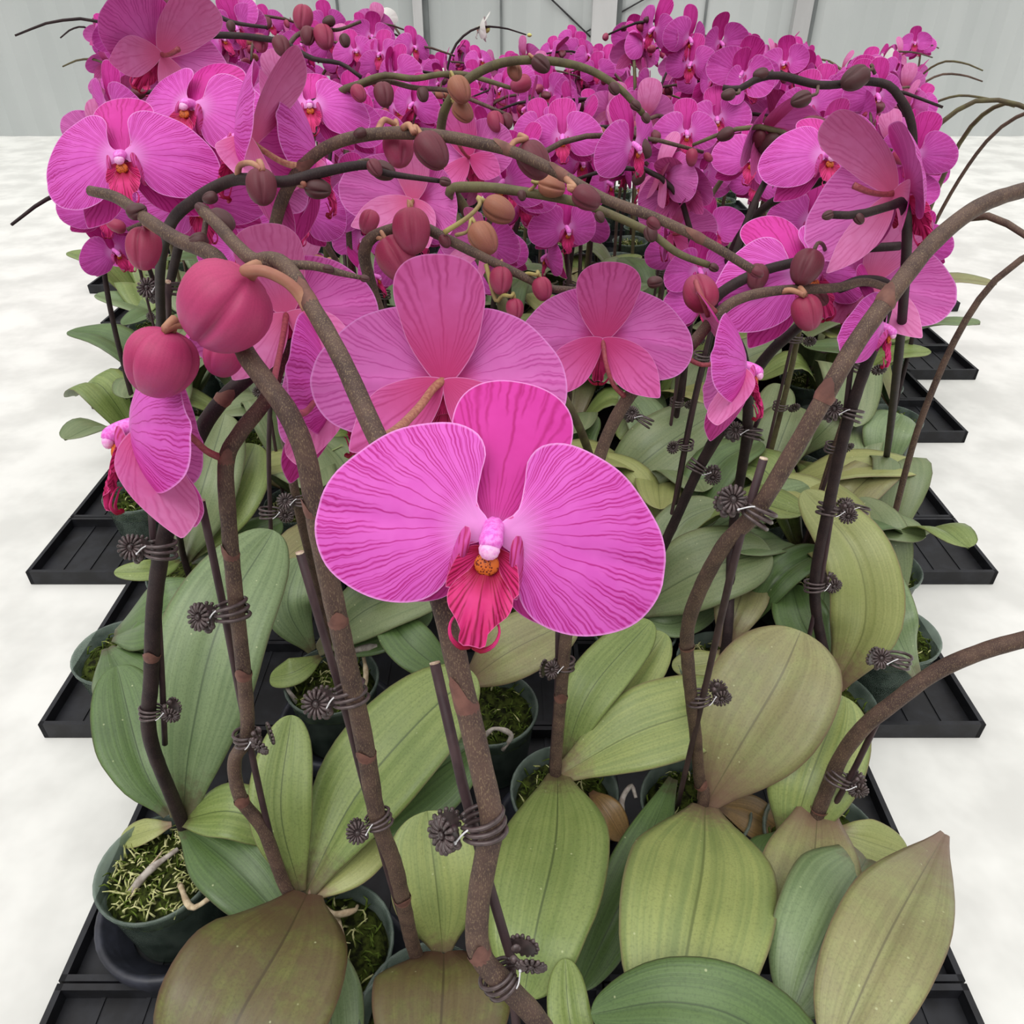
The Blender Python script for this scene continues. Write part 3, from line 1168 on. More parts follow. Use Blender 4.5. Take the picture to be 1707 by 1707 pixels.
p4 = fp('p4', 926, 1292, 'potted orchid behind the front bloom stem, one leaf hanging down, others fanning right', moss=2, pot_off=(.01, 0))
leaf(p4, [(930, 1290, .135), (926, 1400, .19), (895, 1540, .21), (872, 1665, .18)], 205, 'leaf', fold=.12, basew=.22, peak=.5, roll=6)
leaf(p4, [(930, 1294, .135), (1050, 1225, .18), (1150, 1190, .19), (1245, 1165, .18)], 142, 'leaf_light', fold=.2, basew=.2)
leaf(p4, [(938, 1272, .135), (985, 1150, .2), (1085, 1035, .22)], 92, 'leaf', fold=.22)
leaf(p4, [(958, 1250, .135), (1040, 1150, .18), (1108, 1055, .2)], 88, 'leaf_light', fold=.3)
leaf(p4, [(985, 1320, .12), (1010, 1350, .12), (1040, 1400, .10)], 52, 'leaf_brown', fold=.2)
root(p4, [(838, 1250, .10), (852, 1225, .12), (822, 1215, .125), (800, 1240, .11)], .0028, 'root_grey')
root(p4, [(1045, 1395, .08), (1036, 1340, .11), (1052, 1310, .115), (1060, 1330, .11)], .0030, 'root_grey')

p5 = fp('p5', 1172, 1342, 'potted orchid right of centre with two very broad pale leaves, one up, one down', moss=0, pot_off=(.0, .02))
leaf(p5, [(1176, 1342, .135), (1235, 1240, .2), (1300, 1130, .25), (1335, 1052, .27)], 205, 'leaf_dusk', fold=.16, basew=.16, peak=.58)
leaf(p5, [(1176, 1345, .14), (1172, 1440, .2), (1150, 1560, .23), (1120, 1740, .21)], 268, 'leaf_light', fold=.14, basew=.22, peak=.5)
leaf(p5, [(1122, 1298, .125), (1060, 1450, .13), (965, 1650, .12)], 92, 'leaf_dark', fold=.25)
leaf(p5, [(1196, 1342, .125), (1250, 1360, .11), (1300, 1390, .09)], 70, 'leaf_brown', fold=.2)

p6 = fp('p6', 1368, 1384, 'potted orchid near the right edge with overlapping blue green leaves beside a bending spike', moss=0, pot_off=(.01, .01))
leaf(p6, [(1318, 1405, .13), (1350, 1300, .19), (1405, 1160, .22)], 150, 'leaf_light', fold=.2, basew=.3)
leaf(p6, [(1364, 1348, .165), (1352, 1450, .18), (1300, 1580, .18)], 155, 'leaf_dusk', fold=.18, basew=.42)
leaf(p6, [(1445, 1430, .17), (1385, 1540, .22), (1320, 1690, .2)], 185, 'leaf_grey', fold=.22, basew=.45, peak=.4)
leaf(p6, [(1300, 1390, .13), (1290, 1430, .15), (1270, 1500, .14)], 90, 'leaf_dark', fold=.2)
leaf(p6, [(1388, 1386, .13), (1440, 1400, .13), (1515, 1425, .11)], 76, 'leaf_yellow', fold=.2)
leaf(p6, [(1575, 1390, .15), (1480, 1560, .23), (1390, 1760, .22)], 165, 'leaf_dusk', fold=.2, basew=.12, peak=.62)

# the plant whose bloom faces the camera: its pot stands below the frame
p0p = P(1010, 1990, .60)
p0 = new_plant(p0p.x, p0p.y, 'orchid in front whose large veined magenta bloom faces the camera, crimson lip below', moss=0)
p0['crown'] = [p0p.x, p0p.y, .135]
leaf(p0, [(1420, 1880, .17), (1270, 1720, .24), (1130, 1670, .25), (985, 1690, .22)], 150, 'leaf_dark', fold=.15, basew=.5, peak=.4)
leaf(p0, [(985, 1850, .16), (950, 1700, .2), (942, 1598, .21)], 74, 'leaf', fold=.5)

stem(p0, [(975, 1820, .46), (905, 1712, .375), (850, 1650, .345), (800, 1590, .33), (797, 1510, .32), (810, 1430, .308), (820, 1370, .302), (800, 1270, .296),
          (772, 1150, .292), (738, 1010, .290), (690, 860, .292), (622, 715, .300), (570, 600, .31), (522, 515, .32), (480, 448, .33), (452, 432, .336), (424, 434, .34), (395, 410, .345), (362, 374, .355), (338, 352, .36)],
     [.0052, .0050, .0049, .0047, .0044, .0040, .0036, .0032, .0026], 'stem', seg=16)
stem(p0, [(428, 436, .338), (470, 441, .334), (520, 443, .334), (560, 453, .336), (602, 463, .338)], [.0020, .0022, .0019, .0016, .0010], 'stem', crown=False)
bract(p0, 798, 1597, .331, .0050, 95, .4, .014)
bract(p0, 782, 1205, .294, .0044, 100, -.6, .02)
bract(p0, 520, 516, .322, .0036, 122, .5, .016)
RH = orient(c2w((.03, .10, 1)), math.radians(-10.5))
put_flower(p0, P(822, 885, .262), RH, 'hero', .1225, [P(790, 900, .283), P(745, 925, .290)], 'open bloom facing the camera')
bud(p0, 372, 514, .335, 138, 222, 'bud_big', [(408, 452, .318), (440, 452, .316), (478, 470, .318), (502, 494, .3205), (514, 514, .322)], depth=.35, sr=.0024, spin=2.0)

# spikes
stem(p2, [(700, 1610, .645), (684, 1560, .61), (660, 1450, .535), (630, 1365, .495), (606, 1230, .445), (580, 1110, .41), (556, 1000, .386), (531, 880, .366), (511, 765, .352),
          (481, 690, .346), (440, 632, .346), (405, 580, .35), (380, 500, .36), (362, 432, .365), (292, 397, .375), (240, 362, .385), (195, 330, .395), (150, 318, .40)],
     [.0058, .0056, .0054, .0052, .0048, .0044, .004, .0032, .0026], 'stem', seg=16, crown=False)
for a in ((682, 1500, .575, .0054, 100, .5), (613, 1265, .455, .0052, 97, -.3), (568, 1040, .395, .005, 99, .3), (524, 870, .364, .0047, 98, -1.2)):
    bract(p2, *a)
bud(p2, 268, 606, .35, 112, 245, 'bud_big', [(272, 552, .34), (292, 542, .345), (330, 538, .36), (372, 500, .362)], depth=.25, sr=.0019, spin=1.1)
bud(p2, 372, 596, .40, 66, 250, 'bud_big', [(400, 540, .40), (392, 520, .37)], spin=1.3)
bud(p2, 240, 415, .40, 70, 265, 'bud', [(240, 372, .4), (262, 385, .38)], spin=.2)
bud(p2, 370, 368, .37, 46, 325, 'bud_brown', [(345, 352, .372), (338, 400, .37), (330, 418, .37)], smat='stem')
R20 = orient(c2w((.93, .1, -.32)), math.radians(8))
put_flower(p2, P(548, 645, .475), R20, 's', .135, [P(530, 660, .45), P(512, 685, .39), P(488, 692, .352)], 'side-on bloom on the brown spike')
R21 = orient(c2w((-.2, .3, -.9)), math.radians(12))
put_flower(p2, P(478, 520, .45), R21, 'b', .10, [P(470, 570, .43), P(455, 640, .37), P(452, 650, .355)])

stem(p1, [(478, 1482, .68), (440, 1385, .645), (402, 1332, .622), (391, 1270, .60), (412, 1222, .575), (406, 1120, .54), (393, 1000, .505), (382, 880, .475), (377, 772, .455),
          (400, 722, .45), (442, 668, .45), (462, 618, .455), (478, 582, .46), (520, 562, .47), (560, 556, .48)], [.0056, .0054, .0052, .005, .0046, .004, .003], 'stem', seg=14)
for a in ((404, 1340, .622, .0052, 125, .3), (407, 1130, .54, .005, 97, 0), (388, 930, .487, .0049, 96, -.8), (380, 775, .456, .0046, 80, .5)):
    bract(p1, *a)
R19 = orient(c2w((-.92, .02, .33)), math.radians(-4))
put_flower(p1, P(228, 712, .42), R19, 's', .145, [P(256, 702, .42), P(310, 722, .43), P(345, 752, .445), P(376, 766, .455)], 'large bloom at left edge seen from behind', stalk_r=.0018)

stem(p3, [(250, 1228, .66), (252, 1130, .62), (258, 1000, .575), (275, 895, .54), (302, 800, .52), (335, 718, .505), (375, 662, .50), (418, 625, .50), (470, 580, .51), (520, 530, .53)],
     [.0062, .0060, .0056, .005, .0042], 'stem_dark', seg=14)
bract(p3, 253, 1095, .607, .006, 91, .2)
bract(p3, 366, 672, .50, .0050, 45, .6)

stem(p4, [(928, 1250, .76), (936, 1150, .72), (944, 1060, .69), (965, 920, .65), (1000, 760, .615), (1048, 662, .59), (1098, 622, .58), (1146, 582, .575), (1196, 524, .575), (1236, 497, .575),
          (1300, 484, .575), (1390, 480, .58), (1440, 470, .585), (1480, 480, .59)], [.0060, .0058, .0054, .0048, .0042, .0036, .0028], 'stem', seg=14)
bract(p4, 935, 1168, .727, .0058, 88, 0)
R2 = orient(c2w((.04, .45, -.85)), math.radians(-2))
put_flower(p4, P(1004, 560, .57), R2, 'a', .122, [P(1010, 605, .565), P(1022, 640, .575), P(1040, 660, .587)], 'bloom seen from behind, right of the nearest two', 'stalk_pink')
R3 = orient(c2w((.98, .05, .2)), math.radians(-4))
put_flower(p4, P(1238, 612, .55), R3, 's', .118, [P(1210, 604, .55), P(1170, 608, .56), P(1142, 595, .575)], 'bloom seen edge-on beside the right spike')
bud(p4, 1167, 488, .57, 62, 100, 'bud', [(1160, 470, .555), (1172, 500, .55), (1192, 520, .573)], depth=.5, sr=.0019, smat='stalk_pink')
bud(p4, 1345, 522, .57, 60, 285, 'bud', [(1342, 492, .56), (1320, 484, .57), (1300, 486, .575)], sr=.002, spin=.5)
bud(p4, 1368, 497, .60, 30, 315, 'bud_dark', [(1340, 482, .59)])

stem(p5, [(1166, 1300, .73), (1160, 1230, .68), (1148, 1120, .60), (1146, 1050, .555), (1166, 985, .51), (1208, 908, .465), (1258, 856, .44), (1312, 770, .42), (1370, 670, .405), (1425, 575, .40), (1490, 485, .40), (1560, 400, .41), (1640, 340, .43), (1730, 310, .45)],
     [.0056, .0054, .0050, .0048, .0048, .0046, .0042], 'stem', seg=16)
bract(p5, 1147, 1080, .572, .0050, 90, 0, .006)
bract(p5, 1374, 668, .405, .0045, 60, -.6, .013)
bract(p5, 1476, 512, .40, .0044, 55, -.8, .011)
bract(p5, 1168, 1310, .735, .0056, 90, .4, .012)

stem(p6, [(1362, 1362, .71), (1378, 1318, .69), (1402, 1262, .66), (1440, 1212, .63), (1485, 1175, .61), (1560, 1120, .59), (1640, 1085, .57), (1730, 1060, .55)], [.0066, .0064, .006], 'stem', seg=14)
bract(p6, 1368, 1352, .71, .0066, 80, 0, .005)

# second row
m1 = fp('m1', 548, 1082, 'orchid in a clear pot with a grey aerial root behind the left spike', moss=2, pot_off=(.005, -.025))
leaf(m1, [(530, 1085, .13), (620, 1010, .19), (760, 965, .21)], 112, 'leaf_far', fold=.2)
leaf(m1, [(520, 1085, .13), (480, 1010, .19), (500, 930, .22)], 80, 'leaf_grey')
leaf(m1, [(540, 1090, .125), (640, 1060, .15), (720, 1020, .16)], 60, 'leaf_dark')
leaf(m1, [(535, 1095, .12), (490, 1120, .125), (450, 1130, .11)], 50, 'leaf')
root(m1, [(560, 1100, .13), (600, 1082, .14), (655, 1078, .14), (680, 1080, .13), (686, 1100, .12)], .0042, 'root_grey')
root(m1, [(460, 1120, .1), (480, 1150, .11), (498, 1175, .09)], .0034, 'root_grey')
root(m1, [(606, 1095, .12), (610, 1120, .115), (608, 1150, .1)], .003)
stem(m1, [(530, 980, .87), (500, 860, .78), (470, 700, .70), (448, 560, .62), (440, 440, .56), (456, 385, .53), (472, 330, .515), (506, 276, .50), (560, 238, .49), (640, 222, .485), (730, 226, .48), (805, 240, .475), (858, 254, .47),
          (930, 288, .465), (1005, 330, .46), (1090, 362, .455), (1175, 402, .455), (1255, 450, .455)], [.005, .0046, .0044, .0042, .0039, .0037, .0034, .003, .0026], 'stem', seg=12)
for a in ((500, 277, .50, .0046, 45, 1), (852, 252, .47, .0038, 170, .5), (945, 295, .463, .0036, 150, .4), (1180, 404, .455, .0034, 150, 0)):
    bract(m1, *a)
bud(m1, 720, 252, .475, 66, 305, 'bud_dark', [(690, 222, .47), (682, 208, .475), (672, 214, .48)], sr=.0018, label='maroon bud')
bud(m1, 664, 248, .50, 62, 275, 'bud', [(660, 208, .5), (640, 200, .49), (628, 222, .485)], sr=.0018)
bud(m1, 890, 268, .48, 66, 300, 'bud_dark', [(878, 232, .475), (858, 236, .47), (848, 252, .47)], sr=.0017)
bud(m1, 978, 330, .455, 50, 330, 'bud_dark', [(958, 312, .455), (944, 298, .462)], sr=.0016)
bud(m1, 832, 350, .56, 56, 330, 'bud_orange', [(800, 340, .555), (780, 362, .55), (740, 388, .55)], sr=.0016, smat='stalk_olive')
R18 = orient(c2w((-.95, .1, .02)), math.radians(10))
put_flower(m1, P(408, 232, .50), R18, 's', .125, [P(430, 245, .50), P(470, 270, .5), P(500, 278, .5)], 'pale pink bloom seen from behind at upper left', 'stalk', .0019)
R17 = orient(c2w((.93, .1, -.3)), math.radians(10))
put_flower(m1, P(522, 268, .58), R17, 's', .13)

m9 = fp('m9', 306, 930, 'orchid in the second row at the left with a tall broad dull leaf', moss=0)
leaf(m9, [(304, 930, .13), (335, 820, .24), (375, 690, .30)], 118, 'leaf_far', fold=.2, basew=.3)
leaf(m9, [(300, 935, .13), (260, 950, .16), (190, 955, .17)], 40, 'leaf', fold=.3)
leaf(m9, [(316, 930, .13), (385, 830, .22), (425, 740, .25)], 100, 'leaf', fold=.2)
leaf(m9, [(320, 935, .12), (400, 905, .15), (470, 870, .16)], 70, 'leaf_dark', fold=.2)
stem(m9, [(290, 800, .86), (276, 640, .74), (268, 520, .64), (268, 440, .56), (285, 372, .48), (330, 330, .46), (388, 300, .45), (440, 302, .44), (482, 302, .44), (532, 288, .44), (608, 275, .445), (640, 288, .45), (735, 302, .46)],
     [.0044, .004, .0036, .0034, .003, .0014], 'stem_dark')
bud(m9, 436, 312, .43, 60, 275, 'bud_dark', [(438, 285, .425), (420, 272, .43), (400, 276, .44), (396, 296, .448)], sr=.0016, smat='stalk', label='maroon bud on hooked stalk')
bud(m9, 530, 314, .445, 44, 350, 'bud_brown', [(508, 308, .44), (500, 300, .44)])
bud(m9, 640, 285, .46, 40, 340, 'bud_brown', [(615, 268, .455), (600, 270, .446), (592, 282, .445)], smat='stem')
m10 = fp('m10', 190, 1060, 'orchid at the left edge showing only wide dark green leaves', moss=0)
leaf(m10, [(190, 1060, .13), (270, 1020, .19), (345, 985, .2)], 120, 'leaf_dark', fold=.2)
leaf(m10, [(190, 1090, .13), (260, 1060, .16), (330, 1050, .16)], 90, 'leaf_dark', fold=.2)
leaf(m10, [(180, 1080, .13), (225, 1160, .17), (262, 1250, .14)], 110, 'leaf_dark', fold=.2)

m2 = fp('m2', 772, 1142, 'orchid behind the front bloom with one purple-based leaf pointing right', moss=0, pot_off=(.03, -.01))
leaf(m2, [(774, 1140, .13), (850, 1085, .18), (962, 1030, .2)], 112, 'leaf_dusk', fold=.2, basew=.2)
leaf(m2, [(770, 1140, .13), (690, 1080, .17), (640, 1020, .18)], 80, 'leaf_dark', fold=.2)
stem(m2, [(740, 950, .82), (690, 700, .70), (620, 480, .60), (610, 410, .575), (648, 384, .57), (700, 378, .565), (740, 396, .56), (800, 426, .56), (862, 456, .56), (915, 480, .565), (960, 484, .57)], [.005, .0048, .0042, .0034, .0026], 'stem')
bud(m2, 686, 386, .55, 76, 275, 'bud', [(686, 346, .55), (676, 356, .56), (668, 380, .567)], spin=.4, label='upright pink bud')
bud(m2, 662, 432, .56, 78, 300, 'bud', [(640, 398, .565), (628, 396, .57)], spin=1.)
bud(m2, 562, 482, .50, 78, 285, 'bud', [(550, 440, .50), (530, 428, .51), (510, 440, .52)], spin=.2)
bud(m2, 835, 468, .56, 46, 270, 'bud', [(832, 445, .56), (822, 438, .56)])
bud(m2, 904, 482, .56, 40, 285, 'bud', [(895, 458, .555), (880, 456, .56), (872, 462, .56)], smat='stalk_olive')
bud(m2, 858, 516, .56, 36, 275, 'bud', [(852, 494, .555), (838, 492, .56), (826, 500, .565), (810, 440, .56)], smat='stalk_olive')
R1 = orient(c2w((.06, .18, -.98)), math.radians(-2))
put_flower(p0, P(742, 632, .405), R1, 'a', .124, [P(722, 648, .395), P(698, 680, .375), P(660, 718, .335), P(628, 735, .301)], 'large bloom seen from behind, just above the front bloom', 'stalk', .0021)
R22 = orient(c2w((.35, .3, -.85)), math.radians(-20))
put_flower(m2, P(692, 332, .72), R22, 'b', .118, [P(684, 345, .70), P(676, 372, .60), P(672, 380, .567)], None, 'stalk_olive')

m3 = fp('m3', 1060, 1020, 'orchid right of the front bloom with two-toned leaf pointing right', moss=0)
leaf(m3, [(1058, 1015, .135), (1170, 950, .2), (1285, 918, .22)], 140, 'leaf_far', fold=.2, basew=.3)
leaf(m3, [(1060, 1025, .13), (1120, 1040, .13), (1190, 1010, .12)], 60, 'leaf_grey', fold=.2)
leaf(m3, [(1065, 1005, .135), (1130, 880, .2), (1200, 840, .22)], 80, 'leaf_far', fold=.2)
stem(m3, [(1120, 880, .90), (1168, 775, .84), (1215, 688, .78), (1275, 598, .73), (1325, 550, .71), (1420, 470, .70), (1500, 440, .70)], [.006, .0056, .005, .004], 'stem_dark')
R5 = orient(c2w((.12, .1, 1.)), math.radians(18))
put_flower(m3, P(1338, 455, .63), R5, 'a', .138, [P(1345, 470, .66), P(1380, 490, .69)], 'large veined bloom behind the right-hand buds')
bud(m3, 1344, 446, .57, 62, 245, 'bud_dark', [(1372, 408, .58), (1378, 425, .60)], smat='stem', label='plum coloured bud')
m6 = fp('m6', 1210, 1082, 'orchid with brownish lower leaves behind the bent right spike', moss=1)
leaf(m6, [(1205, 1080, .13), (1230, 1010, .17), (1252, 935, .18)], 90, 'leaf_dusk', fold=.2)
leaf(m6, [(1210, 1085, .125), (1180, 1105, .12), (1120, 1110, .11)], 50, 'leaf_yellow', fold=.2)
leaf(m6, [(1215, 1082, .125), (1250, 1085, .12), (1300, 1080, .11)], 46, 'leaf_brown', fold=.2)
leaf(m6, [(1245, 1045, .13), (1300, 960, .2), (1370, 915, .2)], 62, 'leaf_dark', fold=.5)
stem(m6, [(1222, 880, .92), (1246, 710, .80), (1236, 590, .72), (1190, 520, .65), (1200, 490, .63), (1262, 455, .62), (1330, 436, .615), (1400, 418, .61), (1500, 410, .61)], [.006, .0056, .005, .004, .0034], 'stem_dark')
m5 = fp('m5', 1388, 1145, 'orchid at right with long curved yellow-green leaf and a clipped dark spike', moss=0)
leaf(m5, [(1392, 1145, .13), (1442, 1040, .22), (1425, 920, .29), (1340, 818, .32)], 118, 'leaf_yellow', fold=.2, basew=.25, peak=.45)
leaf(m5, [(1385, 1110, .13), (1340, 1040, .17), (1320, 975, .18)], 90, 'leaf_dark', fold=.2)
leaf(m5, [(1390, 1100, .13), (1372, 1030, .17), (1375, 985, .18)], 60, 'leaf_grey', fold=.2)
stem(m5, [(1372, 1080, .87), (1358, 980, .82), (1378, 860, .77), (1410, 715, .71), (1440, 620, .67), (1470, 540, .64), (1480, 480, .62), (1440, 468, .60), (1400, 480, .59)], [.006, .0056, .005, .004], 'stem_dark')
R23 = orient(c2w((-.1, .35, -.9)), math.radians(-8))
put_flower(m5, P(1445, 470, .66), R23, 'b', .12, [P(1450, 490, .65), P(1462, 520, .64)])
R24 = orient(c2w((.75, -.2, .5)), math.radians(30))
put_flower(m5, P(1470, 545, .62), R24, 'a', .10)
m14 = fp('m14', 1500, 1030, 'orchid at the right edge with grey green leaf beside the black gap', moss=2)
leaf(m14, [(1530, 1130, .13), (1490, 1040, .2), (1462, 930, .22)], 80, 'leaf_grey', fold=.2)
leaf(m14, [(1500, 1010, .13), (1470, 900, .2), (1430, 830, .22)], 90, 'leaf_far', fold=.2)

m4 = fp('m4', 1000, 842, 'orchid in the third row with a broad plain leaf rising right of the front bloom', moss=0)
leaf(m4, [(1000, 838, .135), (1090, 755, .22), (1195, 685, .26)], 118, 'leaf_far', fold=.22, basew=.3)
leaf(m4, [(1040, 868, .13), (1130, 830, .18), (1240, 790, .19)], 80, 'leaf', fold=.2)
leaf(m4, [(1005, 830, .13), (960, 740, .2), (990, 690, .22)], 70, 'leaf_dark', fold=.2)
stem(m4, [(960, 700, .98), (850, 520, .92), (745, 330, .86), (735, 215, .80), (762, 150, .76), (820, 110, .75), (890, 100, .745), (970, 112, .745), (1030, 145, .745), (1072, 190, .75)], [.006, .0056, .005, .0046, .0042, .0036, .003], 'stem_olive')
bud(m4, 902, 107, .735, 34, 320, 'bud_brown', [(886, 95, .74)])
bud(m4, 858, 120, .76, 30, 290, 'bud_orange', [(855, 100, .755), (845, 104, .75)], smat='stalk_olive')
bud(m4, 766, 150, .74, 46, 295, 'bud_orange', [(752, 132, .75)], smat='stalk_olive', label='tan bud')
bud(m4, 772, 186, .76, 40, 310, 'bud_orange', [(760, 165, .76), (755, 170, .765)], smat='stalk_olive')
bud(m4, 1024, 148, .74, 22, 300, 'bud_brown')
R25 = orient(c2w((.3, .25, -.9)), math.radians(8))
put_flower(m4, P(784, 262, .88), R25, 'a', .115)
m8 = fp('m8', 880, 960, 'orchid hidden behind the front bloom carrying a long greenish bud spike', moss=0)
leaf(m8, [(880, 960, .13), (960, 900, .2), (1040, 870, .2)], 90, 'leaf_far')
stem(m8, [(870, 780, .9), (850, 560, .8), (780, 360, .7), (750, 318, .68), (800, 312, .67), (860, 318, .665), (950, 334, .66), (1000, 350, .66), (1080, 386, .66), (1130, 422, .66), (1182, 442, .66)], [.0056, .005, .0044, .0036, .0028], 'stem_olive')
bud(m8, 920, 311, .65, 46, 345, 'bud_orange', [(893, 308, .655), (880, 320, .662)], smat='stalk_olive', label='salmon bud')
bud(m8, 806, 398, .66, 58, 300, 'bud_orange', [(780, 385, .66), (760, 392, .67)], smat='stalk_olive')
bud(m8, 1085, 390, .655, 28, 280, 'bud_brown')
R26 = orient(c2w((.55, .2, -.6)), math.radians(-30))
put_flower(m8, P(806, 412, .70), R26, 'b', .07)
m13 = fp('m13', 1180, 660, 'orchid in the middle rows whose veined bloom faces forward at upper right', moss=0)
leaf(m13, [(1180, 660, .13), (1240, 600, .2), (1300, 575, .22)], 70, 'leaf_far')
leaf(m13, [(1230, 740, .14), (1285, 690, .2), (1300, 640, .22)], 62, 'leaf_far', fold=.3)
stem(m13, [(1190, 540, 1.2), (1215, 430, 1.0), (1270, 350, .90), (1345, 312, .85), (1400, 290, .82)], [.006, .005, .004], 'stem_dark')
R4 = orient(c2w((.08, .05, 1.)), math.radians(-2))
put_flower(m13, P(1377, 262, .80), R4, 'a', .122, [P(1380, 270, .83)], 'open veined bloom at upper right')
m15 = fp('m15', 1330, 760, 'orchid in the middle rows with a thin dark bud spike crossing the upper right', moss=0)
leaf(m15, [(1330, 760, .13), (1390, 700, .2), (1420, 660, .2)], 70, 'leaf_far')
leaf(m15, [(1330, 770, .13), (1380, 790, .17), (1470, 780, .16)], 60, 'leaf', fold=.3)
stem(m15, [(1400, 600, .9), (1490, 420, .78), (1522, 240, .72), (1495, 156, .70), (1452, 136, .70), (1370, 142, .70), (1300, 126, .70), (1262, 132, .70), (1232, 148, .70), (1205, 146, .70)], [.0046, .004, .0037, .0034, .0024], 'stem_dark')
bud(m15, 1425, 131, .69, 48, 210, 'bud_brown', [(1452, 108, .69), (1458, 122, .7)], smat='stem')
bud(m15, 1335, 166, .69, 34, 200, 'bud_brown', [(1362, 155, .69), (1364, 142, .7)], smat='stem')
bud(m15, 1268, 124, .70, 26, 190, 'bud_brown', [(1285, 118, .7)], smat='stem')
bud(m15, 1214, 158, .69, 24, 190, 'bud_brown', [(1232, 150, .7)], smat='stem')
m16 = fp('m16', 1470, 800, 'orchid by the right edge with pale pink drooping bloom above', moss=0)
leaf(m16, [(1470, 800, .13), (1480, 720, .2), (1500, 690, .2)], 80, 'leaf_grey')
leaf(m16, [(1465, 810, .13), (1440, 740, .18), (1450, 680, .18)], 70, 'leaf_far')
stem(m16, [(1495, 620, .75), (1510, 440, .58), (1508, 345, .52), (1480, 345, .50), (1430, 358, .50), (1385, 358, .50)], [.005, .004, .003, .0025], 'stem_dark')
bud(m16, 1432, 364, .50, 22, 300, 'bud_brown')
R6 = orient(c2w((.85, .2, -.15)), math.radians(20))
put_flower(m16, P(1500, 318, .54), R6, 'b', .125)

m11 = fp('m11', 225, 800, 'orchid at the left edge with crowded blooms at upper left', moss=0)
leaf(m11, [(225, 800, .13), (260, 700, .22), (300, 620, .24)], 80, 'leaf_far')
leaf(m11, [(225, 810, .13), (270, 600, .2), (330, 520, .22)], 90, 'leaf_far')
stem(m11, [(250, 620, .95), (300, 400, .78), (330, 250, .68), (300, 200, .65), (235, 190, .64)], [.005, .0046, .004], 'stem_dark')
put_flower(m11, P(322, 178, .60), orient(c2w((-.1, .1, 1)), math.radians(-12)), 'a', .118, None, 'open bloom at upper left')
put_flower(m11, P(205, 262, .56), orient(c2w((.15, .0, 1)), math.radians(10)), 'a', .122)
put_flower(m11, P(268, 88, .66), orient(c2w((-.6, .5, -.6)), math.radians(-25)), 'b', .115)
put_flower(m11, P(330, 330, .66), orient(c2w((.1, -.5, .8)), math.radians(10)), 'a', .115)
m12 = fp('m12', 445, 700, 'orchid in the third row left with blooms packed below the long arching spike', moss=0)
leaf(m12, [(445, 700, .13), (400, 620, .2), (380, 570, .2)], 80, 'leaf_far')
leaf(m12, [(450, 700, .13), (520, 640, .2), (560, 600, .2)], 80, 'leaf_far')
leaf(m12, [(460, 720, .13), (500, 790, .17), (520, 850, .15)], 60, 'leaf', fold=.2)
stem(m12, [(450, 520, 1.0), (470, 330, .88), (500, 190, .84), (545, 160, .86)], [.004, .0034, .0018], 'stem_dark')
put_flower(m12, P(518, 176, .84), orient(c2w((.1, .1, 1)), math.radians(5)), 'a', .12)
put_flower(m12, P(455, 165, .92), orient(c2w((-.3, .1, 1)), 0), 'a', .12)
put_flower(m12, P(500, 350, .80), orient(c2w((.4, -.3, .7)), 0), 'a', .11)

m17 = fp('m17', 560, 640, 'orchid in the left middle rows with several bud twigs crossing the upper left blooms', moss=0)
leaf(m17, [(560, 640, .13), (600, 590, .2), (650, 560, .2)], 70, 'leaf_far')
leaf(m17, [(555, 645, .13), (500, 600, .2), (450, 580, .2)], 70, 'leaf_grey')
stem(m17, [(545, 420, 1.0), (520, 230, .9), (560, 160, .86), (600, 140, .85), (640, 126, .85), (690, 131, .85), (733, 124, .85), (775, 124, .85), (811, 134, .85), (852, 147, .85)], [.005, .0046, .004, .0034, .003, .0022], 'stem_olive')
stem(m17, [(560, 160, .86), (630, 135, .86), (690, 146, .86), (746, 151, .86), (790, 168, .86), (843, 190, .86)], [.003, .0028, .0024, .0018], 'stem', crown=False)
for q in ((640, 158, .84, 40, 280, 'bud_dark'), (705, 158, .85, 24, 280, 'bud_brown'), (868, 140, .84, 36, 200, 'bud'), (826, 203, .85, 34, 285, 'bud'), (845, 202, .86, 26, 280, 'bud_dark'), (598, 156, .84, 30, 300, 'bud')):
    bud(m17, *q)
m18 = fp('m18', 400, 600, 'orchid in the left middle rows whose thin twigs reach the top left edge', moss=0)
leaf(m18, [(400, 600, .13), (440, 560, .2), (480, 540, .2)], 70, 'leaf_far')
stem(m18, [(395, 380, 1.0), (350, 160, .9), (340, 70, .88), (380, 59, .88), (458, 67, .88), (483, 77, .88), (522, 98, .88), (568, 106, .88), (602, 129, .88)], [.005, .0044, .0036, .003, .002], 'stem_dark')
stem(m18, [(340, 90, .92), (300, 10, .92), (330, 10, .92), (385, 36, .92), (445, 46, .92)], [.0032, .003, .0026, .0018], 'stem_dark', crown=False)
stem(m18, [(480, 76, .88), (500, 56, .90), (540, 50, .90), (566, 49, .90), (602, 36, .90)], [.0028, .0024, .0016], 'stem', crown=False)
for q in ((469, 77, .87, 34, 290, 'bud_dark'), (513, 60, .89, 30, 270, 'bud_dark'), (540, 62, .89, 40, 285, 'bud'), (548, 36, .89, 22, 200, 'bud_brown'), (434, 72, .89, 30, 280, 'bud'), (385, 44, .91, 18, 280, 'bud_brown'), (575, 68, .89, 22, 280, 'bud_brown'), (505, 30, .95, 40, 265, 'bud'), (226, 22, .86, 60, 300, 'bud'), (288, 8, .86, 42, 315, 'bud_dark')):
    bud(m18, *q)
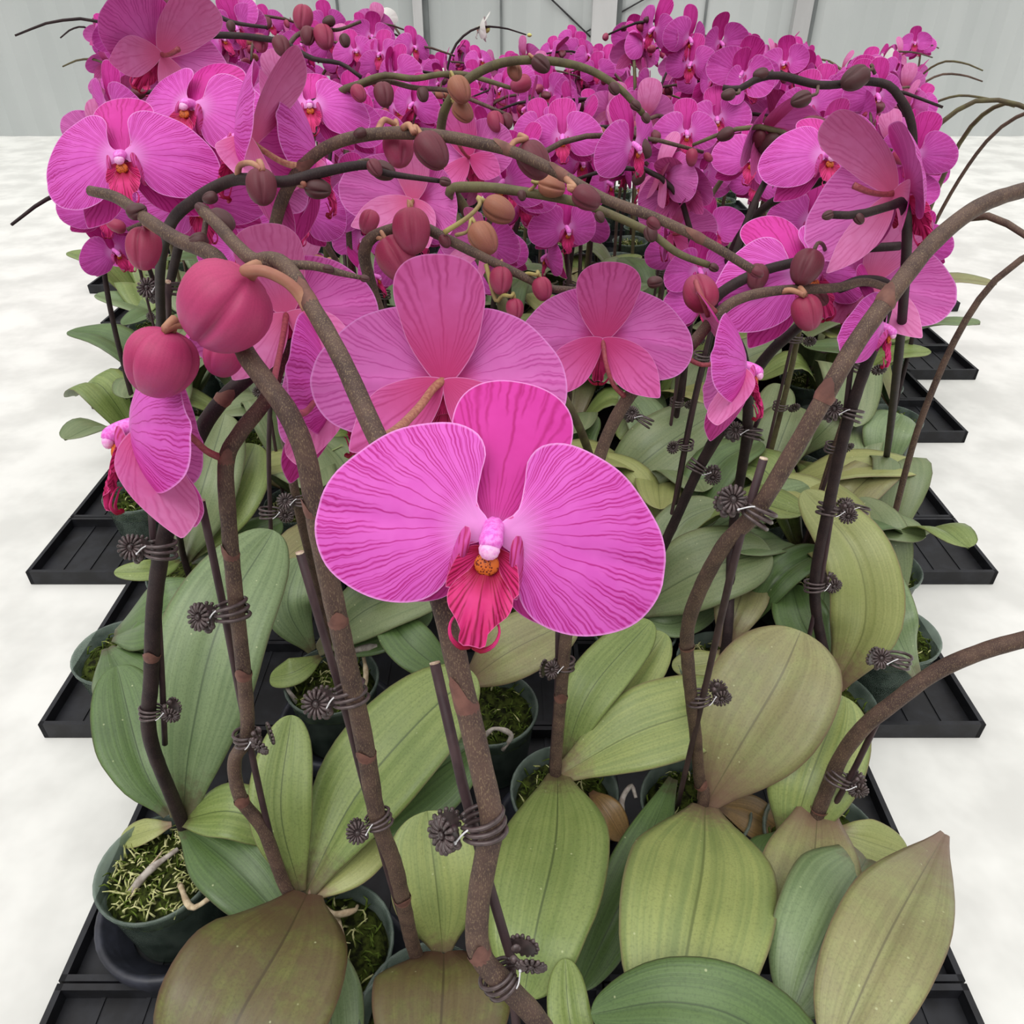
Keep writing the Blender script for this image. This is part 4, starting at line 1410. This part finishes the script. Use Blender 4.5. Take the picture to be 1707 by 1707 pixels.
# small buds set along the long spikes
for q in ((m9, 742, 303, .46, 20, 350, 'bud_brown'), (m1, 1262, 454, .455, 24, 330, 'bud_dark'), (m8, 1190, 446, .66, 18, 330, 'bud_brown'), (m4, 1077, 197, .75, 18, 300, 'bud_brown'), (m16, 1380, 359, .50, 20, 200, 'bud_brown'), (p0, 608, 464, .338, 16, 350, 'bud_brown'), (p0, 336, 348, .36, 24, 140, 'bud_brown'), (m1, 600, 222, .48, 22, 200, 'bud_brown'), (m1, 1090, 372, .455, 26, 320, 'bud_dark'), (m8, 1000, 362, .655, 20, 300, 'bud_brown'), (m4, 1060, 176, .745, 20, 320, 'bud_brown'),
          (m8, 870, 326, .66, 18, 280, 'bud_brown'), (m2, 742, 402, .555, 24, 300, 'bud_dark'), (p0, 548, 448, .333, 18, 350, 'bud_brown'), (m9, 625, 280, .445, 30, 300, 'bud_dark'),
          (m9, 350, 330, .45, 26, 200, 'bud_brown'), (p2, 330, 402, .37, 34, 200, 'bud_brown'), (p2, 228, 352, .385, 34, 20, 'bud_brown'), (m17, 615, 370, .62, 40, 250, 'bud'), (m2, 962, 486, .565, 20, 340, 'bud_brown'),
          (p4, 1092, 470, .60, 26, 10, 'bud_brown'), (m6, 1262, 462, .62, 44, 260, 'bud_dark')):
    bud(*q)

# ------------------------------------------------------------------ stakes and clips in front
stake([(725, 1106, .305), (750, 1230, .305), (790, 1375, .312), (822, 1500, .33), (850, 1590, .345), (880, 1800, .42), Vector((p0p.x - .02, p0p.y + .03, .10))], .0022, 'short stake with a pale cut top just left of the front bloom stem')
stake([(500, 922, .40), (540, 1060, .42), (575, 1180, .445), (618, 1350, .50), (660, 1500, .57), (688, 1590, .63)], .0024, 'stake with pale cut top right of the tall upright leaf')
stake([(335, 835, .49), (370, 1000, .52), (410, 1210, .58), (450, 1390, .65), (484, 1490, .69)], .0027, 'stake crossing the tall upright leaf at left')
stake([(252, 850, .54), (262, 1000, .575), (270, 1130, .63), (275, 1240, .68)], .0026, 'stake beside the leftmost spike')
stake([(1273, 765, .43), (1235, 890, .45), (1195, 1060, .55), (1170, 1170, .63), (1130, 1340, .76)], .0026, 'stake with cut top behind the bent right-hand spike')
stake([(930, 1040, .70), (928, 1150, .735), (918, 1290, .80)], .0024, 'stake beside the spike under the right petal of the front bloom')
stake([(1466, 1195, .625), (1420, 1290, .67), (1375, 1370, .72)], .0026, 'stake at lower right beside the spike bending off the frame')
stake([(1225, 690, .80), (1165, 790, .85), (1105, 900, .93), (1075, 1000, .98)], .0026, 'stake beside the dark spike right of the front bloom')
stake([(1268, 690, .79), (1250, 740, .83), (1215, 900, .94), (1205, 1060, .99)], .0026, 'stake right of the edge-on bloom')
stake([(1425, 560, .66), (1400, 760, .73), (1370, 960, .81), (1340, 1100, .88)], .0026, 'stake beside the dark spike by the yellow-green leaf')
stake([(452, 640, .80), (448, 760, .86), (452, 900, .95)], .0026, 'stake with a clip in front of the second row at left')
stake([(280, 470, .66), (285, 640, .76), (300, 850, .92)], .0026, 'stake at upper left among the dark spikes')

clip(800, 1374, .302, 100, 190, 'plant clip with side-on daisy pad at the middle of the front bloom stem', 1.0, .9)
clip(838, 1628, .340, 125, 40, 'lowest plant clip on the front bloom stem, daisy pad pointing right', .95, -.5)
clip(578, 1158, .425, 105, 190, 'plant clip with daisy pad in front of the clear pot on the left', 1.12, .1)
clip(628, 1368, .492, 105, 255, 'plant clip with a shiny spring below on the spike left of centre', .95)
clip(382, 1018, .505, 100, 200, 'plant clip lying across the tall upright leaf', 1.25, .5)
clip(414, 1230, .572, 100, 300, 'plant clip at the foot of the tall upright leaf, right side', 1.15)
clip(265, 915, .535, 85, 178, 'plant clip with daisy pad on the leftmost spike, below the hanging bloom', 1.2)
clip(255, 1187, .64, 88, 20, 'lower plant clip on the leftmost spike', 1.05)
clip(452, 855, .92, 90, 340, 'plant clip on the stake behind the tall upright leaf', 1.35)
clip(1258, 855, .435, 60, 165, 'plant clip with wide daisy pad at the bend of the right-hand spike', 1.1)
clip(1168, 1163, .63, 100, 0, 'plant clip low on the right-hand spike above the broad leaves', 1.1)
clip(938, 1108, .71, 88, 250, 'plant clip directly under the right petal of the front bloom', 1.15)
clip(1400, 1298, .67, 65, 340, 'plant clip at lower right on the spike bending off the frame', 1.15)
clip(1165, 780, .84, 60, 340, 'plant clip on the dark spike right of the front bloom', 1.2)
clip(1250, 722, .80, 80, 190, 'plant clip under the edge-on bloom', 1.2)
clip(1415, 690, .70, 75, 190, 'plant clip near the right edge beside the speckled spike', 1.2)
clip(1383, 850, .77, 78, 330, 'plant clip over the tip of the yellow-green leaf', 1.2)
clip(1360, 976, .82, 95, 20, 'plant clip in the dark hollow left of the yellow-green leaf', 1.2)
clip(1430, 850, .85, 70, 200, 'plant clip just right of the yellow-green leaf', 1.2)
clip(1495, 1100, .62, 80, 190, 'plant clip cut by the right edge of the photo', 1.1)
clip(282, 482, .68, 90, 170, 'plant clip at upper left on a dark stake', 1.2)
clip(482, 640, .62, 80, 0, 'plant clip behind the left-hand spikes', 1.0)
clip(505, 835, .75, 90, 200, 'plant clip left of the front bloom on a dark spike', 1.1)
clip(1072, 700, .95, 60, 180, 'plant clip in the shade right of the blooms seen from behind', 1.2)
# ------------------------------------------------------------------ the crowded rows behind
rnd = random.Random(20)
FARLAB = 'flowering magenta orchid in the crowded rows before the grey wall'
MIDLAB = 'leafy orchid with bare clipped spike in the shaded middle rows'
PROC = {}


def leaf_variants():
    out = []
    for k in range(9):
        r = random.Random(100 + k)
        e = bpy.data.objects.new('tmp', None)
        L = r.uniform(.14, .2)
        rise = r.uniform(.05, .12)
        droop = r.uniform(-.02, .06)
        pts = [Vector((.004, 0, 0)), Vector((L * .5, 0, rise)), Vector((L, r.uniform(-.02, .02), rise + droop - .03))]
        o = leaf_world(e, [p for p in pts], r.uniform(.036, .047), ('leaf_far', 'leaf_grey', 'leaf', 'leaf_dusk', 'leaf_dark', 'leaf_yellow')[k % 6], n=14, m=8, bias=0.)
        me = o.data
        bpy.data.objects.remove(o)
        bpy.data.objects.remove(e)
        out.append(me)
    return out


LV = leaf_variants()


def inframe(p, mx=25):
    x, y, d = proj(p)
    return d > .2 and 213 - mx < x < 1493 + mx and -60 < y < 1760


def spike_curve(b, zt, az, reach, rn):
    h = Vector((math.cos(az), math.sin(az), 0))
    lean = Vector((rn.uniform(-.03, .03), rn.uniform(-.03, .03), 0))
    return [b, b + Vector((0, 0, zt * .5)) + lean * .5, b + Vector((0, 0, zt * .86)) + lean + h * reach * .12, b + Vector((0, 0, zt)) + lean + h * reach * .38,
            b + Vector((0, 0, zt * 1.01)) + lean + h * reach * .7, b + Vector((0, 0, zt * .97)) + lean + h * reach]


def far_plant(X, Y, white=False, zt=None, nfl=None, label=None, az=None):
    rn = random.Random(int(X * 1000) * 7919 + int(Y * 1000))
    far = Y > 1.55
    mid = Y < .98
    lab = label or ('orchid with white blooms at the back of the bed' if white else MIDLAB if mid else FARLAB)
    e = new_plant(X, Y, lab, None if label else ('white orchids at the back' if white else 'middle row orchids' if mid else 'crowded back row orchids'), pot=True, moss=rn.randrange(3))
    crown = Vector((X, Y, .13))
    if Y < 1.9:
        a0 = rn.uniform(0, 6.28)
        for k in range(4 if Y > 1.2 else 5):
            a = a0 + k * PI * .5 + rn.uniform(-.35, .35) if k < 4 else a0 + .8
            Mx = Matrix.Translation(crown - e.location) @ Matrix.Rotation(a, 4, 'Z') @ Matrix.Scale(rn.uniform(.85, 1.15), 4)
            tip = e.location + Mx @ Vector((.09, 0, .08))
            if inframe(tip, 70):
                link('leaf', LV[rn.randrange(9)], e, Mx)
    az = rn.uniform(0, 2 * PI) if az is None else az
    zt = zt or (rn.uniform(.40, .54) if Y < 1.5 else rn.uniform(.38, .47) + (.05 if X < -.2 * Y else 0))
    reach = rn.uniform(.16, .30)
    w = spike_curve(crown, zt, az, reach, rn)
    mb = MB()
    c, T, N = tube(mb, [p - e.location for p in w], [.0042, .004, .0036, .003, .002], 6 if far else 8, n=24)
    link('flower_stem', mb.mesh('flower_stem', (('stem_dark', 'stem', 'stem_olive')[rn.choice((0, 0, 1, 1, 2))],)), e)
    if mid:
        cnt = 0
    else:
        cnt = nfl if nfl is not None else rn.choice((3, 4, 5, 5, 6))
    for k in range(cnt):
        s = .50 + .36 * k / max(1, cnt - 1)
        i = int(s * 24)
        sp = e.location + c[i]
        yaw = rn.gauss(0, 1.0)
        if rn.random() < .22:
            yaw += PI
        nrm = Vector((math.sin(yaw), -math.cos(yaw), rn.uniform(-.15, .35)))
        nrm = nrm + Vector(((1 if k % 2 else -1) * .35, 0, 0))
        R = orient(nrm, rn.uniform(-.35, .35))
        # up is the world's up here
        z = nrm.normalized()
        u = Vector((0, 0, 1)) + Vector((rn.uniform(-.3, .3), rn.uniform(-.3, .3), 0))
        y = (u - z * u.dot(z)).normalized()
        R = Matrix((y.cross(z), y, z)).transposed()
        sz = rn.uniform(.095, .118)
        pos = sp - R @ (STALK_END * sz)
        if not inframe(pos, 45):
            continue
        front_ = z.y < .2
        kd = 'w' if white else rn.choice(('la', 'la', 'lc')) if front_ else rn.choice(('lb', 'lc'))
        put_flower(e, pos, R, ('m' + kd) if (Y > 1.5) else kd, sz)
    nb = rn.choice((3, 4, 5)) if Y < 2.2 else rn.choice((1, 2))
    for k in range(nb):
        s = .84 + .16 * k / max(1, nb - 1)
        i = min(24, int(s * 24))
        sp = e.location + c[i]
        if not inframe(sp, 15):
            continue
        L = rn.uniform(.014, .026) * (1.25 - .4 * k / nb)
        dr = Vector((rn.uniform(-1, 1), rn.uniform(-1, 1), rn.uniform(-1.2, .2)))
        put_bud(e, sp + dr.normalized() * .003, dr, L, 'bud_green' if white else rn.choice(('bud', 'bud_dark', 'bud_dark', 'bud_brown', 'bud_orange', 'bud')), k, rn.uniform(0, 3), small=True)
    if Y < 1.5:
        off = Vector((rn.uniform(-.012, .012), -.012, 0))
        i1 = 12
        top = e.location + c[i1] + off * .6 + Vector((0, 0, .03))
        bot = Vector((X, Y, .1)) + off * 1.6
        if inframe(top, 0):
            stake_world([top, (top + bot) / 2, bot], .0024, 'dark stake holding a spike in the shaded middle rows', 'middle row stakes', cut=False)
            for f in ((.55, .9) if Y < 1.25 else (.6,)):
                q = e.location + c[int(i1 * f)] + off * .4
                a = rn.uniform(-.6, .6) + (PI if rn.random() < .5 else 0)
                if inframe(q, 0):
                    pd = Vector((math.cos(a), math.sin(a) * .4, 0))
                    z = Vector((0, 0, 1))
                    if z.cross(pd).y < 0:
                        z = -z
                    clip_world(q, z, pd, 'dark plant clip on a spike in the shaded middle rows', 'middle row clips', 1.15, 0, full=False)
    return e


spots = []
Y = .86
row = 0
while Y < 3.25:
    dx = .15 if Y < 1.5 else .17 + .02 * (Y - 1.5)
    half = .5 * (Y * .819 + .67 * .574) + .12
    x = -half + (dx / 2 if row % 2 else 0)
    while x < half:
        X = x + rnd.uniform(-.025, .025)
        YY = Y + rnd.uniform(-.02, .02)
        ok = all((X - a) ** 2 + (YY - b) ** 2 > .115 ** 2 for a, b in plants)
        c0, c1 = Vector((X, YY, .13)), Vector((X, YY, .58))
        if ok and (inframe(c0, 0) or inframe(c1, 0)):
            spots.append((X, YY))
        x += dx
    Y += .15 if Y < 1.5 else .17
    row += 1
for X, Y in spots:
    far_plant(X, Y)


def at_head(px, py, z):
    """plant spot whose flower head, z above the floor, shows at a pixel"""
    return Pz(px, py, z)


for px, py, z, az in ((690, 44, .65, 2.6), (735, 58, .64, .3), (1478, 118, .55, 1.), (455, 30, .67, 2.)):
    q = at_head(px, py, z)
    far_plant(q.x, min(q.y, 3.9), True, zt=z - .12, nfl=2, az=az)
for px, py, z in ((395, 20, .71), (470, 26, .70), (540, 34, .69), (600, 44, .685), (360, 60, .69), (500, 60, .67), (570, 66, .66), (640, 58, .67), (430, 52, .69), (250, 20, .73), (1090, 60, .69), (1240, 50, .70), (1400, 95, .66), (1450, 110, .65)):
    q = at_head(px, py, z)
    far_plant(q.x, q.y, False, zt=z - .15, nfl=6)
# the taller cluster at upper right and the tall heads at upper left
for px, py, z, az, lab in ((1190, 45, .71, 2.8, 'tallest orchid at upper right, blooms rising above the others against the grey wall'),
                           (1150, 120, .66, .4, 'orchid at upper right with dark blooms just under the tallest one'),
                           (1320, 110, .64, 3.0, 'orchid at upper right with a broad pink bloom under the wall post'),
                           (300, 40, .72, .6, 'tall orchid at upper left with dark magenta bloom at the top of the photo')):
    q = at_head(px, py, z)
    far_plant(q.x, q.y, False, zt=z - .13, nfl=7, az=az, label=lab)

# ------------------------------------------------------------------ trays under the pots
tw, td = .17, .15
tm = MB()
box(tm, (-tw / 2 + .002, -td / 2 + .002, .002), (tw / 2 - .002, td / 2 - .002, .010))
for a in (-1, 1):
    box(tm, (a * (tw / 2 - .004) - .003, -td / 2 + .001, .001), (a * (tw / 2 - .004) + .003, td / 2 - .001, .026))
    box(tm, (-tw / 2 + .001, a * (td / 2 - .004) - .003, .001), (tw / 2 - .001, a * (td / 2 - .004) + .003, .026))
for k in range(1, 4):
    x = -tw / 2 + tw * k / 4
    box(tm, (x - .002, -td / 2 + .006, .010), (x + .002, td / 2 - .006, .0116))
TRAY = tm.mesh('carrier_tray', ('tray',), smooth=False)
used = set()
ty0 = .04
for X, Y in plants:
    for ox, oy in ((0, 0), (.06, 0), (-.06, 0), (0, .06), (0, -.06)):
        used.add((round((X + ox) / tw), int(math.floor((Y + oy - ty0) / td))))
used = {(i, j) for i, j in used if inframe(Vector((i * tw, ty0 + (j + .5) * td, 0)), 60) or j < 2 and abs(i) < 2}
for i in range(-8, 9):
    for j in range(-1, 12):
        if all(inframe(Vector(((i + a) * tw, ty0 + (j + b) * td, 0)), 0) for a, b in ((-.2, .5), (.2, .5))) or (j < 2 and -2 <= i <= 2):
            used.add((i, j))
for i, j in sorted(used):
    o = link('carrier_tray', TRAY)
    o.location = (i * tw, ty0 + (j + .5) * td, 0)
    tag(o, 'black plastic carrier tray on the floor under the orchid pots', 'plant tray', 'black carrier trays')

hm = MB()
lathe(hm, [(.046, .0), (.066, .0), (.072, .006), (.074, .030), (.070, .032), (.066, .030), (.058, .012), (.046, .006)], 40, close=True)
HOLD = hm.mesh('pot_holder', ('holder',))
for k, lab in (('p3', 'black plastic ring holding the mossy pot at lower left'), ('p1', 'black plastic ring holding the pot under the dark purple leaf'),
               ('p2', 'black plastic ring holding the bottom centre pot'), ('m1', 'black plastic ring holding the clear pot behind the left spike'),
               ('p4', 'black plastic ring holding the pot behind the front bloom stem')):
    o = link('pot_holder', HOLD)
    o.location = front[k].location + Vector((0, 0, .0))
    tag(o, lab, 'pot holder')

for e in front.values():
    if 'crown' in e:
        del e['crown']
if 'crown' in p0:
    del p0['crown']
s = bpy.context.scene
s.view_settings.view_transform = 'Standard'
s.view_settings.look = 'None'
s.view_settings.gamma = 1
s.view_settings.use_curve_mapping = False
s.view_settings.exposure = -0.2
